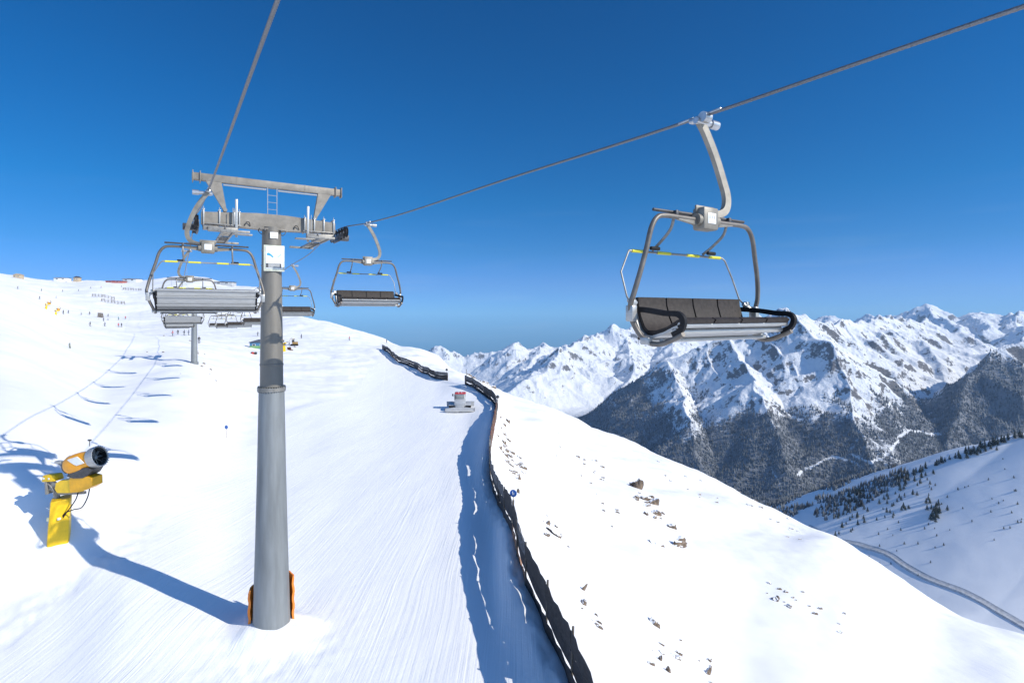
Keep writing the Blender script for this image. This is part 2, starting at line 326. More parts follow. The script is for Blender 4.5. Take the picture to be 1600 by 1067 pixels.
def densify():      # resample the profiles finely and soften them sideways on the open right hand slope
    az = np.concatenate([AZK[AZK < R(-54)], np.arange(R(-53.5), R(53.5), R(.5)), AZK[AZK > R(54)]])
    i = np.clip(np.searchsorted(AZK, az, side='right')-1, 0, len(AZK)-2); n = len(AZK)
    a0 = AZK[np.maximum(i-1, 0)]; a1 = AZK[i]; a2 = AZK[i+1]; a3 = AZK[np.minimum(i+2, n-1)]; h = (a2-a1)[:, None]; t = ((az-a1)/(a2-a1))[:, None]
    z0, z1, z2, z3 = TAB[np.maximum(i-1, 0)], TAB[i], TAB[i+1], TAB[np.minimum(i+2, n-1)]
    m1 = (z2-z0)/(a2-a0)[:, None]; m2 = (z3-z1)/(a3-a1)[:, None]
    z = (1+2*t)*(1-t)**2*z1+t*(1-t)**2*h*m1+t*t*(3-2*t)*z2+t*t*(t-1)*h*m2
    K = 9; w_ = np.exp(-(np.arange(-K, K+1)/3.6)**2); w_ /= w_.sum(); zs = z.copy()
    for j in range(len(az)):
        if abs(az[j]) < R(49):
            mix = float(np.clip((az[j]-R(3.5))/R(2), 0, 1)) if az[j] > 0 else float(np.clip((-R(24)-az[j])/R(3), 0, 1))*.6
            if mix > 0: zs[j] = z[j]*(1-mix)+mix*(z[j-K:j+K+1]*w_[:, None]).sum(0)
    return az, zs
AZK, TAB = densify()
FENCE = [(11, 3.45), (15, 2.55), (18.7, 1.87), (22.6, 1.17), (27, .44), (32, 0), (41, -1.35), (48, -2.0), (58, -2.2), (80, -2.3), (92, -2.8), (103, -5), (109, -7.4), (115, -10)]
FENCE2 = [(126, -14.9), (130, -18), (140, -22.6), (155, -28.8), (165, -34.5), (200, -47.8)]
FY = [a for a, b in FENCE+FENCE2]; FX = [b for a, b in FENCE+FENCE2]
LY = [0, 23.0, 26, 31, 42, 75, 100, 130, 200, 330]; LX = [-20, -21.5, -20.2, -22.6, -25.5, -33.5, -33, -37, -50, -75]
TOWER = Vector((-9.6, 21.7, 0))
def ground(x, y):
    x = np.asarray(x, float); y = np.asarray(y, float)
    r = np.maximum(np.hypot(x, y), 2.6); az = np.arctan2(x, y)
    lr = np.clip((np.log(r)-LR[0])/(LR[1]-LR[0]), 0, len(LR)-1.001); j = lr.astype(int); f = lr-j
    i = np.clip(np.searchsorted(AZK, az)-1, 0, len(AZK)-2)
    def T(k): k = np.clip(k, 0, len(AZK)-1); return TAB[k, j]*(1-f)+TAB[k, j+1]*f
    z0, z1, z2, z3 = T(i-1), T(i), T(i+1), T(i+2)
    a0 = AZK[np.maximum(i-1, 0)]; a1 = AZK[i]; a2 = AZK[i+1]; a3 = AZK[np.minimum(i+2, len(AZK)-1)]
    h = a2-a1; m1 = np.where(a2 > a0, (z2-z0)/np.maximum(a2-a0, 1e-6), 0); m2 = (z3-z1)/np.maximum(a3-a1, 1e-6)
    t = (az-a1)/h
    z = (1+2*t)*(1-t)**2*z1+t*(1-t)**2*h*m1+t*t*(3-2*t)*z2+t*t*(t-1)*h*m2
    ps = piste(x, y)
    off = (1-ps)*sstep(14, 40, r)
    # long soft drifts that run down across the hillside, and small lumps
    u = x*.80-y*.60; v = x*.60+y*.80
    right = sstep(0, 12, x-np.interp(y, FY, FX))
    z = z+off*(right*.62*perlin(u/10, v/70, 3)+right*.12*perlin(u/3.6, v/26, 5)+(.20+.02*right)*fbm(x/11, y/11, 4, 8)*np.clip(r/70, .5, 2.2))
    z = z+off*sstep(200, 400, r)*1.6*fbm(x/60, y/60, 4, 9)
    z = z+ps*.045*fbm(x/5, y/14, 3, 4)+4*ps*(1-ps)*sstep(60, 25, r)*.10*fbm(x/1.1, y/1.1, 3, 14)+.05*fbm(x/.7, y/.7, 2, 15)*np.exp(-(np.hypot(x-TOWER.x-.6, y-TOWER.y+1.2)/2.6)**2)
    # snow bank along the fence, tower foot mound
    df = x-np.interp(y, FY, FX)
    z = z+.27*np.exp(-((df+.45)/.8)**2)*sstep(12, 17, y)*(1-sstep(195, 205, y))
    z = z-.35*sstep(-.1, 1.5, df)*sstep(12, 17, y)*(1-sstep(120, 160, y))
    dt = np.hypot(x-TOWER.x-.2, y-TOWER.y)
    z = z+.42*np.exp(-(dt/1.5)**4)**(1+.35*perlin(x*.8, y*.8, 2))
    return z
def piste(x, y):
    xl = np.interp(y, LY, LX); xr = np.interp(y, FY, FX)
    return sstep(0, 3.0, x-xl)*sstep(-.2, .8, xr-x)*(1-sstep(330, 380, y))
def G(x, y): return float(ground(np.array([x]), np.array([y]))[0])
def hit(px, py, y0=14, y1=860):
    Y = np.exp(np.linspace(math.log(y0), math.log(y1), 3000)); X = (px-800)/F*Y
    zr = (HZ-py)/F*Y; g = ground(X, Y); k = np.nonzero(zr <= g)[0]
    if len(k) == 0: k = [int(np.argmin((zr-g)/Y))]
    return Vector((X[k[0]], Y[k[0]], float(g[k[0]])))

def grid_mesh(name, AZ, RR, hf, mats, attrs=None):
    A, Rg = np.meshgrid(AZ, RR); X = Rg*np.sin(A); Y = Rg*np.cos(A); Z = hf(X.ravel(), Y.ravel()).reshape(X.shape)
    nr, na = X.shape; V = np.stack([X, Y, Z], -1).reshape(-1, 3).astype(np.float32)
    idx = np.arange(nr*na).reshape(nr, na)
    q = np.stack([idx[:-1, :-1], idx[1:, :-1], idx[1:, 1:], idx[:-1, 1:]], -1).reshape(-1, 4)[:, ::-1]
    me = bpy.data.meshes.new(name); me.vertices.add(len(V)); me.vertices.foreach_set('co', V.ravel())
    me.loops.add(q.size); me.loops.foreach_set('vertex_index', q.ravel().astype(np.int32))
    me.polygons.add(len(q)); me.polygons.foreach_set('loop_start', np.arange(0, q.size, 4, dtype=np.int32))
    me.polygons.foreach_set('loop_total', np.full(len(q), 4, np.int32))
    me.polygons.foreach_set('use_smooth', np.ones(len(q), bool))
    for m_ in mats: me.materials.append(m_)
    me.update(calc_edges=True)
    if attrs:
        for k, fn in attrs.items():
            at = me.attributes.new(k, 'FLOAT', 'POINT'); at.data.foreach_set('value', fn(X, Y, Z).ravel().astype(np.float32))
    o = bpy.data.objects.new(name, me); COL.objects.link(o); return o
def azs(c0, c1, n, coarse):
    a = np.linspace(R(c0), R(c1), n); return np.concatenate([np.linspace(-math.pi, R(c0), coarse)[:-1], a, np.linspace(R(c1), math.pi, coarse)[1:]])
tag(grid_mesh('snow_slope', azs(-52, 52, 1150, 40), np.exp(np.linspace(math.log(2.6), math.log(950), 720)), ground, [M_snow],
    {'piste': lambda X, Y, Z: piste(X.ravel(), Y.ravel())}), 'groomed piste and untracked snow slope under the chairlift', kind='structure')

# ------------------------------------------------------------------ far mountains
def RP(l): return [P(a, b, c) for a, b, c in l]
RID = []   # (polyline, slope, jitter spurs)
def ridge(pts, sl, spurs=0, slen=900, drop=.55, sr=None): RID.append((RP(pts), sl, spurs, slen, drop, sr or sl))
ridge([(480, 585, 13000), (600, 560, 12500), (650, 553, 12000), (678, 545, 11500), (690, 545, 11500), (719, 557, 11500), (736, 552, 11500), (763, 552, 11500), (783, 553, 11500), (830, 560, 11000)], .6, 500, 1500)
ridge([(783, 575, 9000), (798, 545, 9200), (807, 534, 9300), (827, 540, 9600), (851, 530, 9800), (871, 536, 9800), (904, 538, 9800), (924, 522, 9600), (942, 515, 9600), (960, 504, 9600), (976, 514, 9700), (998, 511, 10000), (1060, 508, 10500), (1110, 506, 11000), (1180, 494, 12000)], .68, 420, 1500)
ridge([(942, 515, 9600), (905, 533, 8600), (883, 546, 8000), (866, 563, 7500), (836, 589, 6900), (801, 613, 6500), (780, 640, 6200)], .62, 350, 900)
ridge([(976, 514, 9700), (990, 545, 8600), (985, 580, 7600), (960, 620, 6800), (935, 650, 6200)], .55, 350, 800)
ridge([(851, 531, 9800), (838, 560, 8600), (815, 590, 7700)], .6, 350, 700)
ridge([(1060, 508, 10500), (1060, 540, 9000), (1040, 570, 7600)], .55, 350, 800)
ridge([(880, 720, 5700), (905, 690, 5600), (933, 655, 5500), (970, 615, 5420), (1007, 583, 5350), (1042, 561, 5300), (1075, 549, 5250), (1100, 538, 5220), (1130, 526, 5200), (1180, 503, 5200), (1212, 487, 5200), (1227, 480, 5200), (1250, 491, 5230), (1290, 507, 5450), (1317, 505, 5700), (1352, 499, 6100), (1384, 488, 6500), (1406, 492, 6900), (1440, 500, 7300)], .80, 330, 700, .55)
ridge([(1042, 561, 5300), (1055, 590, 4850), (1070, 625, 4400), (1085, 670, 4000), (1100, 724, 3700)], .80, 260, 450, .6)
ridge([(1130, 526, 5200), (1150, 560, 4750), (1182, 603, 4200), (1215, 665, 3750), (1250, 730, 3400)], .80, 280, 520, .6)
ridge([(1227, 480, 5200), (1262, 520, 4700), (1294, 556, 4300), (1330, 615, 3900), (1355, 670, 3600), (1385, 750, 3200)], .78, 280, 560, .58)
ridge([(1180, 503, 5200), (1205, 540, 4800), (1235, 590, 4350), (1275, 660, 3850)], .85, 250, 350, .6)
ridge([(1317, 505, 5700), (1360, 550, 5100), (1400, 600, 4600), (1430, 650, 4200), (1445, 705, 3900), (1450, 740, 3700)], .6, 300, 600, .5)
ridge([(1384, 488, 6500), (1430, 545, 5700), (1465, 590, 5100), (1490, 635, 4700), (1497, 685, 4300), (1480, 740, 3900)], .55, 300, 600, .45)
ridge([(1406, 492, 6900), (1470, 530, 6500), (1530, 548, 6200), (1565, 556, 6000)], .45, 350, 600, .4)
ridge([(1180, 510, 13000), (1270, 503, 13000), (1283, 496, 13000), (1293, 491, 13000), (1305, 499, 13000), (1330, 500, 13000), (1350, 492, 12500), (1384, 489, 12000), (1406, 486, 11800), (1424, 484, 11600), (1432, 478, 11500), (1441, 473, 11500), (1450, 480, 11500), (1463, 487, 11800), (1482, 486, 12000), (1500, 478, 12000), (1511, 474, 12000), (1522, 477, 12000), (1537, 471, 12000), (1560, 473, 12000), (1600, 473, 12000), (1680, 465, 12000), (1800, 470, 12000)], .62, 500, 1600)
ridge([(1441, 474, 11500), (1475, 500, 10500), (1500, 520, 9500), (1530, 537, 8500)], .55, 400, 900)
ridge([(1537, 472, 12000), (1520, 490, 10800), (1545, 515, 9500)], .55, 400, 900)
ridge([(1600, 473, 12000), (1590, 500, 10000), (1600, 525, 8500)], .55, 400, 900)
ridge([(2100, 380, 4800), (1900, 440, 4700), (1750, 485, 4550), (1660, 515, 4450), (1600, 536, 4350), (1560, 560, 4300), (1525, 585, 4200), (1505, 620, 4050), (1500, 665, 3850), (1492, 700, 3700)], 1.05, 260, 350, .62)
ridge([(2300, 430, 950), (1900, 585, 1050), (1740, 632, 1100), (1600, 676, 1160), (1545, 694, 1210), (1500, 711, 1260), (1450, 730, 1310), (1400, 751, 1370), (1340, 770, 1450), (1290, 787, 1530), (1230, 806, 1650), (1180, 825, 1850)], .60, 0, 0, .5, 1.1)
FLY = [0, 300, 850, 1165, 1430, 1500, 1700, 2400, 4500, 6000, 9000, 14000, 20000]; FLZ = [-500, -500, -505, -575, -640, -740, -960, -1130, -1180, -1150, -1250, -1400, -1400]
SEG = []
for pts, slp, sp, slen, drop, sr in RID:
    acc = 0; nxt = sp*.4 if sp else 1e9
    for a, b in zip(pts[:-1], pts[1:]):
        SEG.append((a, b, slp, sr, True)); L_ = (b-a).length; d = (b-a).normalized(); nrm = Vector((-d.y, d.x, 0)).normalized()
        while acc+L_ > nxt:
            p = a.lerp(b, (nxt-acc)/L_)
            for sg in (-1, 1):
                ln = slen*rnd.uniform(.6, 1.3); sl2 = drop*rnd.uniform(.85, 1.15)
                dr = (nrm*sg+Vector((d.x, d.y, 0))*rnd.uniform(-.45, .45)).normalized()
                q = p+dr*ln*.5+Vector((rnd.uniform(-1, 1), rnd.uniform(-1, 1), 0))*ln*.08; q.z = p.z-ln*.5*sl2
                q2 = q+dr*ln*.5+Vector((rnd.uniform(-1, 1), rnd.uniform(-1, 1), 0))*ln*.12; q2.z = q.z-ln*.5*sl2*.95
                s0 = p.copy(); s0.z -= ln*.03
                SEG.append((s0, q, slp*1.15, slp*1.15, False)); SEG.append((q, q2, slp*1.1, slp*1.1, False))
            nxt += sp*rnd.uniform(.7, 1.3)
        acc += L_
def far_h(x, y):
    x = np.asarray(x, float); y = np.asarray(y, float); r = np.hypot(x, y)
    wx = 170*fbm(x/1400, y/1400, 4, 21)*sstep(1800, 4500, r); wy = 170*fbm(x/1400, y/1400, 4, 33)*sstep(1800, 4500, r)
    wx = wx+22*fbm(x/170, y/170, 3, 22)*sstep(1800, 3500, r); wy = wy+22*fbm(x/170, y/170, 3, 34)*sstep(1800, 3500, r)
    near_sil = 1.0
    h = np.full(x.shape, -1e9); X = (x+wx*.6).astype(np.float32); Y = (y+wy*.6).astype(np.float32)
    for a, b, s1, s2, mn in SEG:
        dx, dy = b.x-a.x, b.y-a.y; l2 = dx*dx+dy*dy+1e-6
        reach = (max(a.z, b.z)+1200)/min(s1, s2)
        t = np.clip(((X-a.x)*dx+(Y-a.y)*dy)/l2, 0, 1); ex = X-(a.x+t*dx); ey = Y-(a.y+t*dy)
        d = np.sqrt(ex*ex+ey*ey)
        if s1 != s2: d = np.sqrt(d*d+35*35)-35
        sl = s1 if s1 == s2 else np.where(dx*ey-dy*ex > 0, s1, s2)
        np.maximum(h, a.z+t*(b.z-a.z)-sl*d, out=h)
    fl = np.interp(y, FLY, FLZ)
    ex = np.maximum(0, h-fl); k = 60.0
    h = np.maximum(h, fl)+ k*np.exp(-np.abs(h-fl)/k)*.5
    amp = sstep(1500, 3200, r)
    rel = sstep(-10, 500, ex)
    n = (ridged(x/420, y/420, 6, 41, .52)-1.0)*30+(ridged(x/1500, y/1500, 3, 55)-.9)*55
    h = h+amp*rel*n*np.clip(r/5000, .6, 1.6)
    h = h+(1-amp)*4.5*fbm(x/230, y/230, 4, 61, .42)
    return h
def snow_rock_forest():
    m, t, b = nodes('mountain_snow_and_rock')
    b.inputs['Roughness'].default_value = .8; b.inputs['Specular IOR Level'].default_value = .15
    L = t.links.new; geo = N(t, 'ShaderNodeNewGeometry')
    sep = N(t, 'ShaderNodeSeparateXYZ'); L(geo.outputs['Normal'], sep.inputs[0])
    n1 = N(t, 'ShaderNodeTexNoise', Scale=.006, Detail=10, Roughness=.68); L(geo.outputs['Position'], n1.inputs['Vector'])
    n2 = N(t, 'ShaderNodeTexNoise', Scale=.045, Detail=7, Roughness=.7); L(geo.outputs['Position'], n2.inputs['Vector'])
    # rock: steep ground broken by noise
    def math_(op, a, b_, c=None):
        n = N(t, 'ShaderNodeMath', operation=op)
        for i, v in enumerate((a, b_, c)):
            if v is None: continue
            if isinstance(v, (int, float)): n.inputs[i].default_value = v
            else: L(v, n.inputs[i])
        return n.outputs[0]
    a1 = math_('MULTIPLY_ADD', n1.outputs[0], .62, -.31)
    a2 = math_('MULTIPLY_ADD', n2.outputs[0], .62, -.31)
    s = math_('ADD', math_('ADD', sep.outputs['Z'], a1), a2)
    rk = N(t, 'ShaderNodeMapRange'); rk.inputs['From Min'].default_value = .66; rk.inputs['From Max'].default_value = .60; L(s, rk.inputs[0])
    # forest density attribute broken into trees and gaps
    fa = N(t, 'ShaderNodeAttribute', attribute_name='forest')
    n3 = N(t, 'ShaderNodeTexNoise', Scale=.012, Detail=9, Roughness=.72); L(geo.outputs['Position'], n3.inputs['Vector'])
    mpv = N(t, 'ShaderNodeMapping'); mpv.inputs['Scale'].default_value = (1, 1, .45); L(geo.outputs['Position'], mpv.inputs[0])
    vo = N(t, 'ShaderNodeTexVoronoi', Scale=.075); L(mpv.outputs[0], vo.inputs['Vector'])
    f1 = math_('ADD', fa.outputs['Fac'], math_('MULTIPLY_ADD', n3.outputs[0], 1.1, -.55))
    f1 = math_('ADD', f1, math_('MULTIPLY_ADD', vo.outputs['Distance'], -.55, .2))
    fo = N(t, 'ShaderNodeMapRange'); fo.inputs['From Min'].default_value = .32; fo.inputs['From Max'].default_value = .66; L(f1, fo.inputs[0])
    rc = N(t, 'ShaderNodeMixRGB'); rc.inputs[1].default_value = (.07, .07, .075, 1); rc.inputs[2].default_value = (.24, .225, .215, 1); L(n2.outputs[0], rc.inputs[0])
    sn = N(t, 'ShaderNodeMixRGB'); sn.inputs[1].default_value = (.72, .74, .77, 1); sn.inputs[2].default_value = (.86, .87, .88, 1); L(n1.outputs[0], sn.inputs[0])
    m1 = N(t, 'ShaderNodeMixRGB'); L(rk.outputs[0], m1.inputs[0]); L(sn.outputs[0], m1.inputs[1]); L(rc.outputs[0], m1.inputs[2])
    fc = N(t, 'ShaderNodeMixRGB'); fc.inputs[1].default_value = (.08, .088, .098, 1); fc.inputs[2].default_value = (.30, .31, .33, 1); L(n2.outputs[0], fc.inputs[0])
    m2 = N(t, 'ShaderNodeMixRGB'); L(fo.outputs[0], m2.inputs[0]); L(m1.outputs[0], m2.inputs[1]); L(fc.outputs[0], m2.inputs[2])
    L(m2.outputs[0], b.inputs['Base Color'])
    ra = N(t, 'ShaderNodeAttribute', attribute_name='rough')
    ad = math_('MULTIPLY', math_('ADD', math_('MULTIPLY', n1.outputs[0], 50.0), math_('MULTIPLY', n2.outputs[0], 10.0)), ra.outputs['Fac'])
    bp = N(t, 'ShaderNodeBump', Strength=.75, Distance=1.0); L(ad, bp.inputs['Height']); L(bp.outputs[0], b.inputs['Normal'])
    return m
M_far = snow_rock_forest()
def forest_density(X, Y, Z):
    r = np.hypot(X, Y)
    n = fbm(X/900, Y/900, 5, 71)
    n2_ = fbm(X/260, Y/700, 4, 78); cut = -700+170*n+150*n2_
    d = sstep(170, -200, Z-cut)*1.0
    d = d*sstep(2000, 2500, r)
    # cleared gullies
    g = sstep(.10, .0, np.abs(fbm(X/600, Y/1500, 4, 75)-.05))
    d = d*(1-.35*g)
    d = d*(1-sstep(5600, 6800, r))
    px_ = 800+F*X/np.maximum(Y, 1)
    for zc, a_, b_ in ((-760, 1215, 1400), (-905, 1330, 1480), (-985, 1240, 1370)):   # forest roads and clearings follow the slope
        d = d*(1-.95*np.exp(-((Z-zc-.5*(px_-a_)-25*np.sin(px_/17)-12*n2_)/7)**4)*sstep(-.5, -.1, n2_)*((px_ > a_)&(px_ < b_)))
    d = np.maximum(d, sstep(.775, .80, X/np.maximum(Y, 1))*sstep(2300, 2900, r)*sstep(6200, 5600, r)*sstep(-230, -420, Z-120*n))
    return d
FR = np.concatenate([np.exp(np.linspace(math.log(420), math.log(2600), 400)), np.exp(np.linspace(math.log(2600), math.log(15000), 620))[1:]])
AZF = np.concatenate([np.linspace(-math.pi, R(-16), 40)[:-1], np.linspace(R(-16), R(48), 1150), np.linspace(R(48), math.pi, 60)[1:]])
far = tag(grid_mesh('mountain_range', AZF, FR, far_h, [M_far], {'forest': forest_density, 'rough': lambda X, Y, Z: .02+.98*sstep(2000, 3000, np.hypot(X, Y))}), 'snowy mountain range and valley beyond the slope', kind='structure')
# ================================================================== THE LIFT LINE
U = Vector((.846, .533, 0)); V = Vector((-.533, .846, 0))       # across and along the line
PL, PR, PC = .82, 6.10, 3.46
VR = math.atan2(.533, .846)
RZ = [(-12, 2.0), (0, 2.54), (1.6, 2.61), (5, 2.74), (15.5, 3.06), (19.3, 3.27), (23.5, 3.58), (30, 3.02), (33.7, 2.88), (44, 2.3), (58, 1.75), (72, 1.35), (86, 1.05), (97, 1.05), (130, 2.6), (200, 7), (300, 15), (430, 27)]
def rope_z(s, p=0): return float(pchip([a for a, b in RZ], [b for a, b in RZ], np.array([s]))[0])+(-.075*math.exp(-((s-5.5)/3.5)**2) if p > 3 else .05*math.exp(-((s-5)/4)**2))
def LP(p, s, z=0): v = U*p+V*s; v.z = z; return v
def make_rope(p, label):
    # laid wire rope: six strands twisting round each other, coarser far off
    vs = []; fs = []; n = 30; ring = []
    s_ = -9.0; ss = []
    while s_ < 430:
        ss.append(s_); s_ += .025 if s_ < 24 else (.8 if s_ < 130 else 6)
    for j, s0 in enumerate(ss):
        c = LP(p, s0, rope_z(s0, p)); r0 = .0225 if s0 < 60 else .027
        for k in range(n):
            a = 2*math.pi*k/n
            lob = abs(math.cos(3*(a-2*math.pi*s0/.34))) if s0 < 24 else .8
            r_ = r0*(.66+.36*lob)
            vs.append(c+U*math.cos(a)*r_+Vector((0, 0, 1))*math.sin(a)*r_)
    for j in range(len(ss)-1):
        fs += [(j*n+k, j*n+(k+1) % n, (j+1)*n+(k+1) % n, (j+1)*n+k) for k in range(n)]
    mb = MB(); mb.add(vs, fs)
    o = mb.build('haul_rope', M_rope)
    return tag(o, label, 'cable', 'strands of haul rope on the chairlift')
make_rope(PL, 'grey twisted steel cable overhead on the left side of the tower')
make_rope(PR, 'grey twisted steel cable crossing the sky to the right side of the tower')

# ------------------------------------------------------------------ chair
def mirror(mb, fn):
    for sx in (-1, 1): fn(mb, sx)
    return mb
def rounded_panel(mb, w_, pts, th, mi=0, x0=None):
    """panel extruded along x; pts = profile (y,z) centre line"""
    n = len(pts); prof = []
    for i, (y, z) in enumerate(pts):
        a = Vector(pts[max(i-1, 0)]); b = Vector(pts[min(i+1, n-1)]); t = (b-a).normalized(); nn = Vector((-t.y, t.x))
        prof.append((Vector((y, z)), nn))
    out = [p+nn*th/2 for p, nn in prof]+[p-nn*th/2 for p, nn in prof[::-1]]
    m = len(out); xa, xb = (-w_/2, w_/2) if x0 is None else (x0, x0+w_)
    vs = [(xa, q.x, q.y) for q in out]+[(xb, q.x, q.y) for q in out]
    fs = [(i, (i+1) % m, (i+1) % m+m, i+m) for i in range(m)]
    fs += [tuple([i, i+1, m-2-i, m-1-i]) for i in range(n-1)]+[tuple([m+i, m+m-1-i, m+m-2-i, m+i+1]) for i in range(n-1)]
    return mb.add(vs, fs, mi)
YB = .10
def make_chair(label):
    t = thing('chairlift_chair', label, 'chairlift chair', group='empty four seat chairs hanging from the lift cable')
    # hanger: flat section bar bulging outwards (-x), from the grip down to the hub
    path = smoothpath([(0, 0, -.05), (-.10, .01, -.18), (-.27, .03, -.48), (-.40, .06, -.82), (-.45, .09, -1.05), (-.40, .11, -1.23), (-.24, .12, -1.32), (0, .12, -1.33)], 5)
    hb = MB(); hb.tube(path, .05, 8, flat=(.075, .10)); hb.build('hanger', M_hang, t)
    g = MB(); g.box((0, 0, -.02), (.10, .30, .075), bevel=.02); g.cyl((-.22, .02, -.06), (.10, .02, -.06), .045, n=14); g.cyl((-.34, .02, -.06), (-.2, .02, -.06), .062, n=14)
    g.box((0, -.22, .014), (.055, .26, .03), bevel=.008); g.box((0, .22, .010), (.055, .26, .03), bevel=.008)
    g.cyl((-.06, .10, -.03), (.07, .10, -.03), .07, n=16); g.build('rope_grip', M_steel, t)
    hu = MB(); hu.box((0, YB, -1.40), (.30, .20, .30), bevel=.03); hu.box((0, YB-.02, -1.27), (.36, .03, .10), bevel=.008); hu.cyl((-.21, YB, -1.42), (.21, YB, -1.42), .085, n=18)
    for sx in (-1, 1): hu.prism([(sx*.15, -1.50), (sx*.55, -1.45), (sx*.55, -1.43), (sx*.15, -1.42)], .05, Matrix.Translation((0, YB, 0)))
    hu = hu.build('hub', M_hang, t)
    for sy in (1, -1):
        pl = MB(); pl.box((0, YB+sy*.103, -1.40), (.16, .008, .14), bevel=.003)
        for dx in (-.045, 0, .045): pl.box((dx, YB+sy*.1085, -1.385), (.022, .002, .045), mi=1)
        pl.build('number_plate', [M_white, M_grey], hu)
    # frame: rail and bowed sides
    side = []
    for sx in (-1,):
        ctrl = [(0, YB, -1.42), (.45, YB, -1.42), (.78, YB, -1.42), (.93, YB, -1.46), (1.03, YB, -1.60), (1.10, YB-.01, -1.85), (1.19, YB-.03, -2.15), (1.26, YB-.07, -2.42), (1.275, YB-.11, -2.56), (1.23, YB-.13, -2.74), (1.15, YB-.07, -2.93), (1.12, YB+.05, -3.02), (1.10, YB+.22, -3.03), (1.09, YB+.42, -2.96), (1.09, YB+.55, -2.90)]
    half = smoothpath(ctrl, 5)
    full = [Vector((-p.x, p.y, p.z)) for p in half[::-1]]+half[1:]
    fr = MB(); fr.tube(full, .033, 10); fr.build('frame', M_frame, t)
    for sx in (-1, 1):
        j = MB(); j.box((sx*1.25, YB-.12, -2.66), (.09, .12, .20), bevel=.015); j.cyl((sx*1.10, YB-.20, -2.52), (sx*1.24, YB-.14, -2.62), .03, n=8); j.box((sx*1.16, YB-.19, -2.53), (.07, .08, .08), bevel=.01); j.build('frame_clamp', M_galvl, t)
        j = MB(); j.box((sx*1.14, YB+.02, -3.0), (.07, .14, .09), bevel=.01); j.build('foot_bracket', M_galvl, t)
    # spring rods over the rail
    for sx in (-1, 1):
        rb = MB(); rb.cyl((sx*.17, YB-.07, -1.345), (sx*.92, YB-.07, -1.345), .021, n=8); rb.cyl((sx*.17, YB-.07, -1.345), (sx*.48, YB-.07, -1.345), .028, n=8)
        rb.box((sx*.54, YB-.05, -1.37), (.05, .09, .09), bevel=.008); rb.build('spring_rod', M_dkst, t)
    # shells
    bp = [(-.19, -2.49), (-.165, -2.60), (-.12, -2.75), (-.06, -2.88), (.03, -2.945)]
    b1 = MB(); rounded_panel(b1, 2.16, bp, .03)
    b1.cyl((-1.10, -.225, -2.495), (1.10, -.225, -2.495), .03, n=10); b1.cyl((-1.08, -.13, -2.86), (1.08, -.13, -2.86), .012, n=8)
    b1.cyl((-1.08, -.195, -2.66), (1.08, -.195, -2.66), .012, n=8)
    bs = b1.build('back_shell', M_galvl, t)
    sp = [(.03, -2.945), (.16, -2.95), (.34, -2.90), (.50, -2.83), (.60, -2.80)]
    s1 = MB(); rounded_panel(s1, 2.14, sp, .03)
    s1.cyl((-1.07, .58, -2.80), (1.07, .58, -2.80), .036, n=10); s1.cyl((-1.07, .50, -2.88), (1.07, .50, -2.88), .04, n=10); s1.cyl((-1.05, .28, -2.99), (1.05, .28, -2.99), .028, n=10); s1.cyl((-1.07, -.02, -3.0), (1.07, -.02, -3.0), .03, n=10)
    s1.build('seat_shell', M_galvl, t)
    dk = MB()
    for sx in (-1, 1): dk.tube([(sx*1.085, y-.02, z) for y, z in bp], .020, 8)
    dk.tube([(-1.08, -.07, -2.975), (1.08, -.07, -2.975)], .018, 8); dk.build('back_edging', M_black, bs)
    for k in range(4):
        x0 = -1.04+k*.525
        c = MB(); rounded_panel(c, .495, [(-.145, -2.455), (-.135, -2.56), (-.085, -2.72), (-.025, -2.84), (.045, -2.90)], .05, x0=x0); c.build('back_cushion', M_cush, t)
        c = MB(); rounded_panel(c, .495, [(.045, -2.90), (.18, -2.90), (.36, -2.85), (.52, -2.765), (.60, -2.735), (.64, -2.76)], .055, x0=x0); c.build('seat_cushion', M_cush, t)
    gp = MB()
    for k in range(1, 4):
        x0 = -1.04+k*.525-.03
        rounded_panel(gp, .03, [(-.15, -2.46), (-.14, -2.565), (-.09, -2.73), (-.02, -2.86), (.06, -2.91), (.18, -2.91), (.36, -2.865), (.52, -2.78), (.60, -2.75)], .035, x0=x0)
    gp.build('cushion_seams', M_black, t)
    for sx in (-1, 1):
        a = MB(); a.tube(smoothpath([(sx*1.13, -.16, -2.60), (sx*1.13, .12, -2.62), (sx*1.13, .42, -2.66), (sx*1.12, .60, -2.67), (sx*1.11, .67, -2.74), (sx*1.10, .63, -2.85), (sx*1.09, .50, -2.91)], 4), .036, 8, flat=(.05, .065))
        a.build('armrest', M_black, t)
    # raised restraint bar
    rb = MB()
    for sx in (-1, 1):
        rb.tube(smoothpath([(sx*.54, YB-.06, -1.36), (sx*.54, YB-.12, -1.55), (sx*.53, YB-.30, -1.70), (sx*.52, YB-.46, -1.80)], 4), .02, 8)
        rb.tube([(sx*.96, YB-.46, -1.83), (sx*1.00, YB-.44, -1.87), (sx*1.14, YB-.42, -2.12), (sx*1.15, YB-.30, -2.45), (sx*1.15, YB-.2, -2.55)], .012, 6)
    rb.tube([(-.96, YB-.46, -1.83), (.96, YB-.46, -1.83)], .016, 8); rb = rb.build('restraint_bar', M_galv, t)
    for x in (-.78, -.30, .30, .78):
        y = MB(); y.cyl((x-.13, YB-.46, -1.83), (x+.13, YB-.46, -1.83), .023, n=10); y.build('yellow_sleeve', M_ystr, rb)
    for sx in (-1, 1):
        f = MB(); f.box((sx*.58, YB-.36, -1.79), (.17, .05, .05), bevel=.015); f.build('footrest_peg', M_black, rb)
    return t
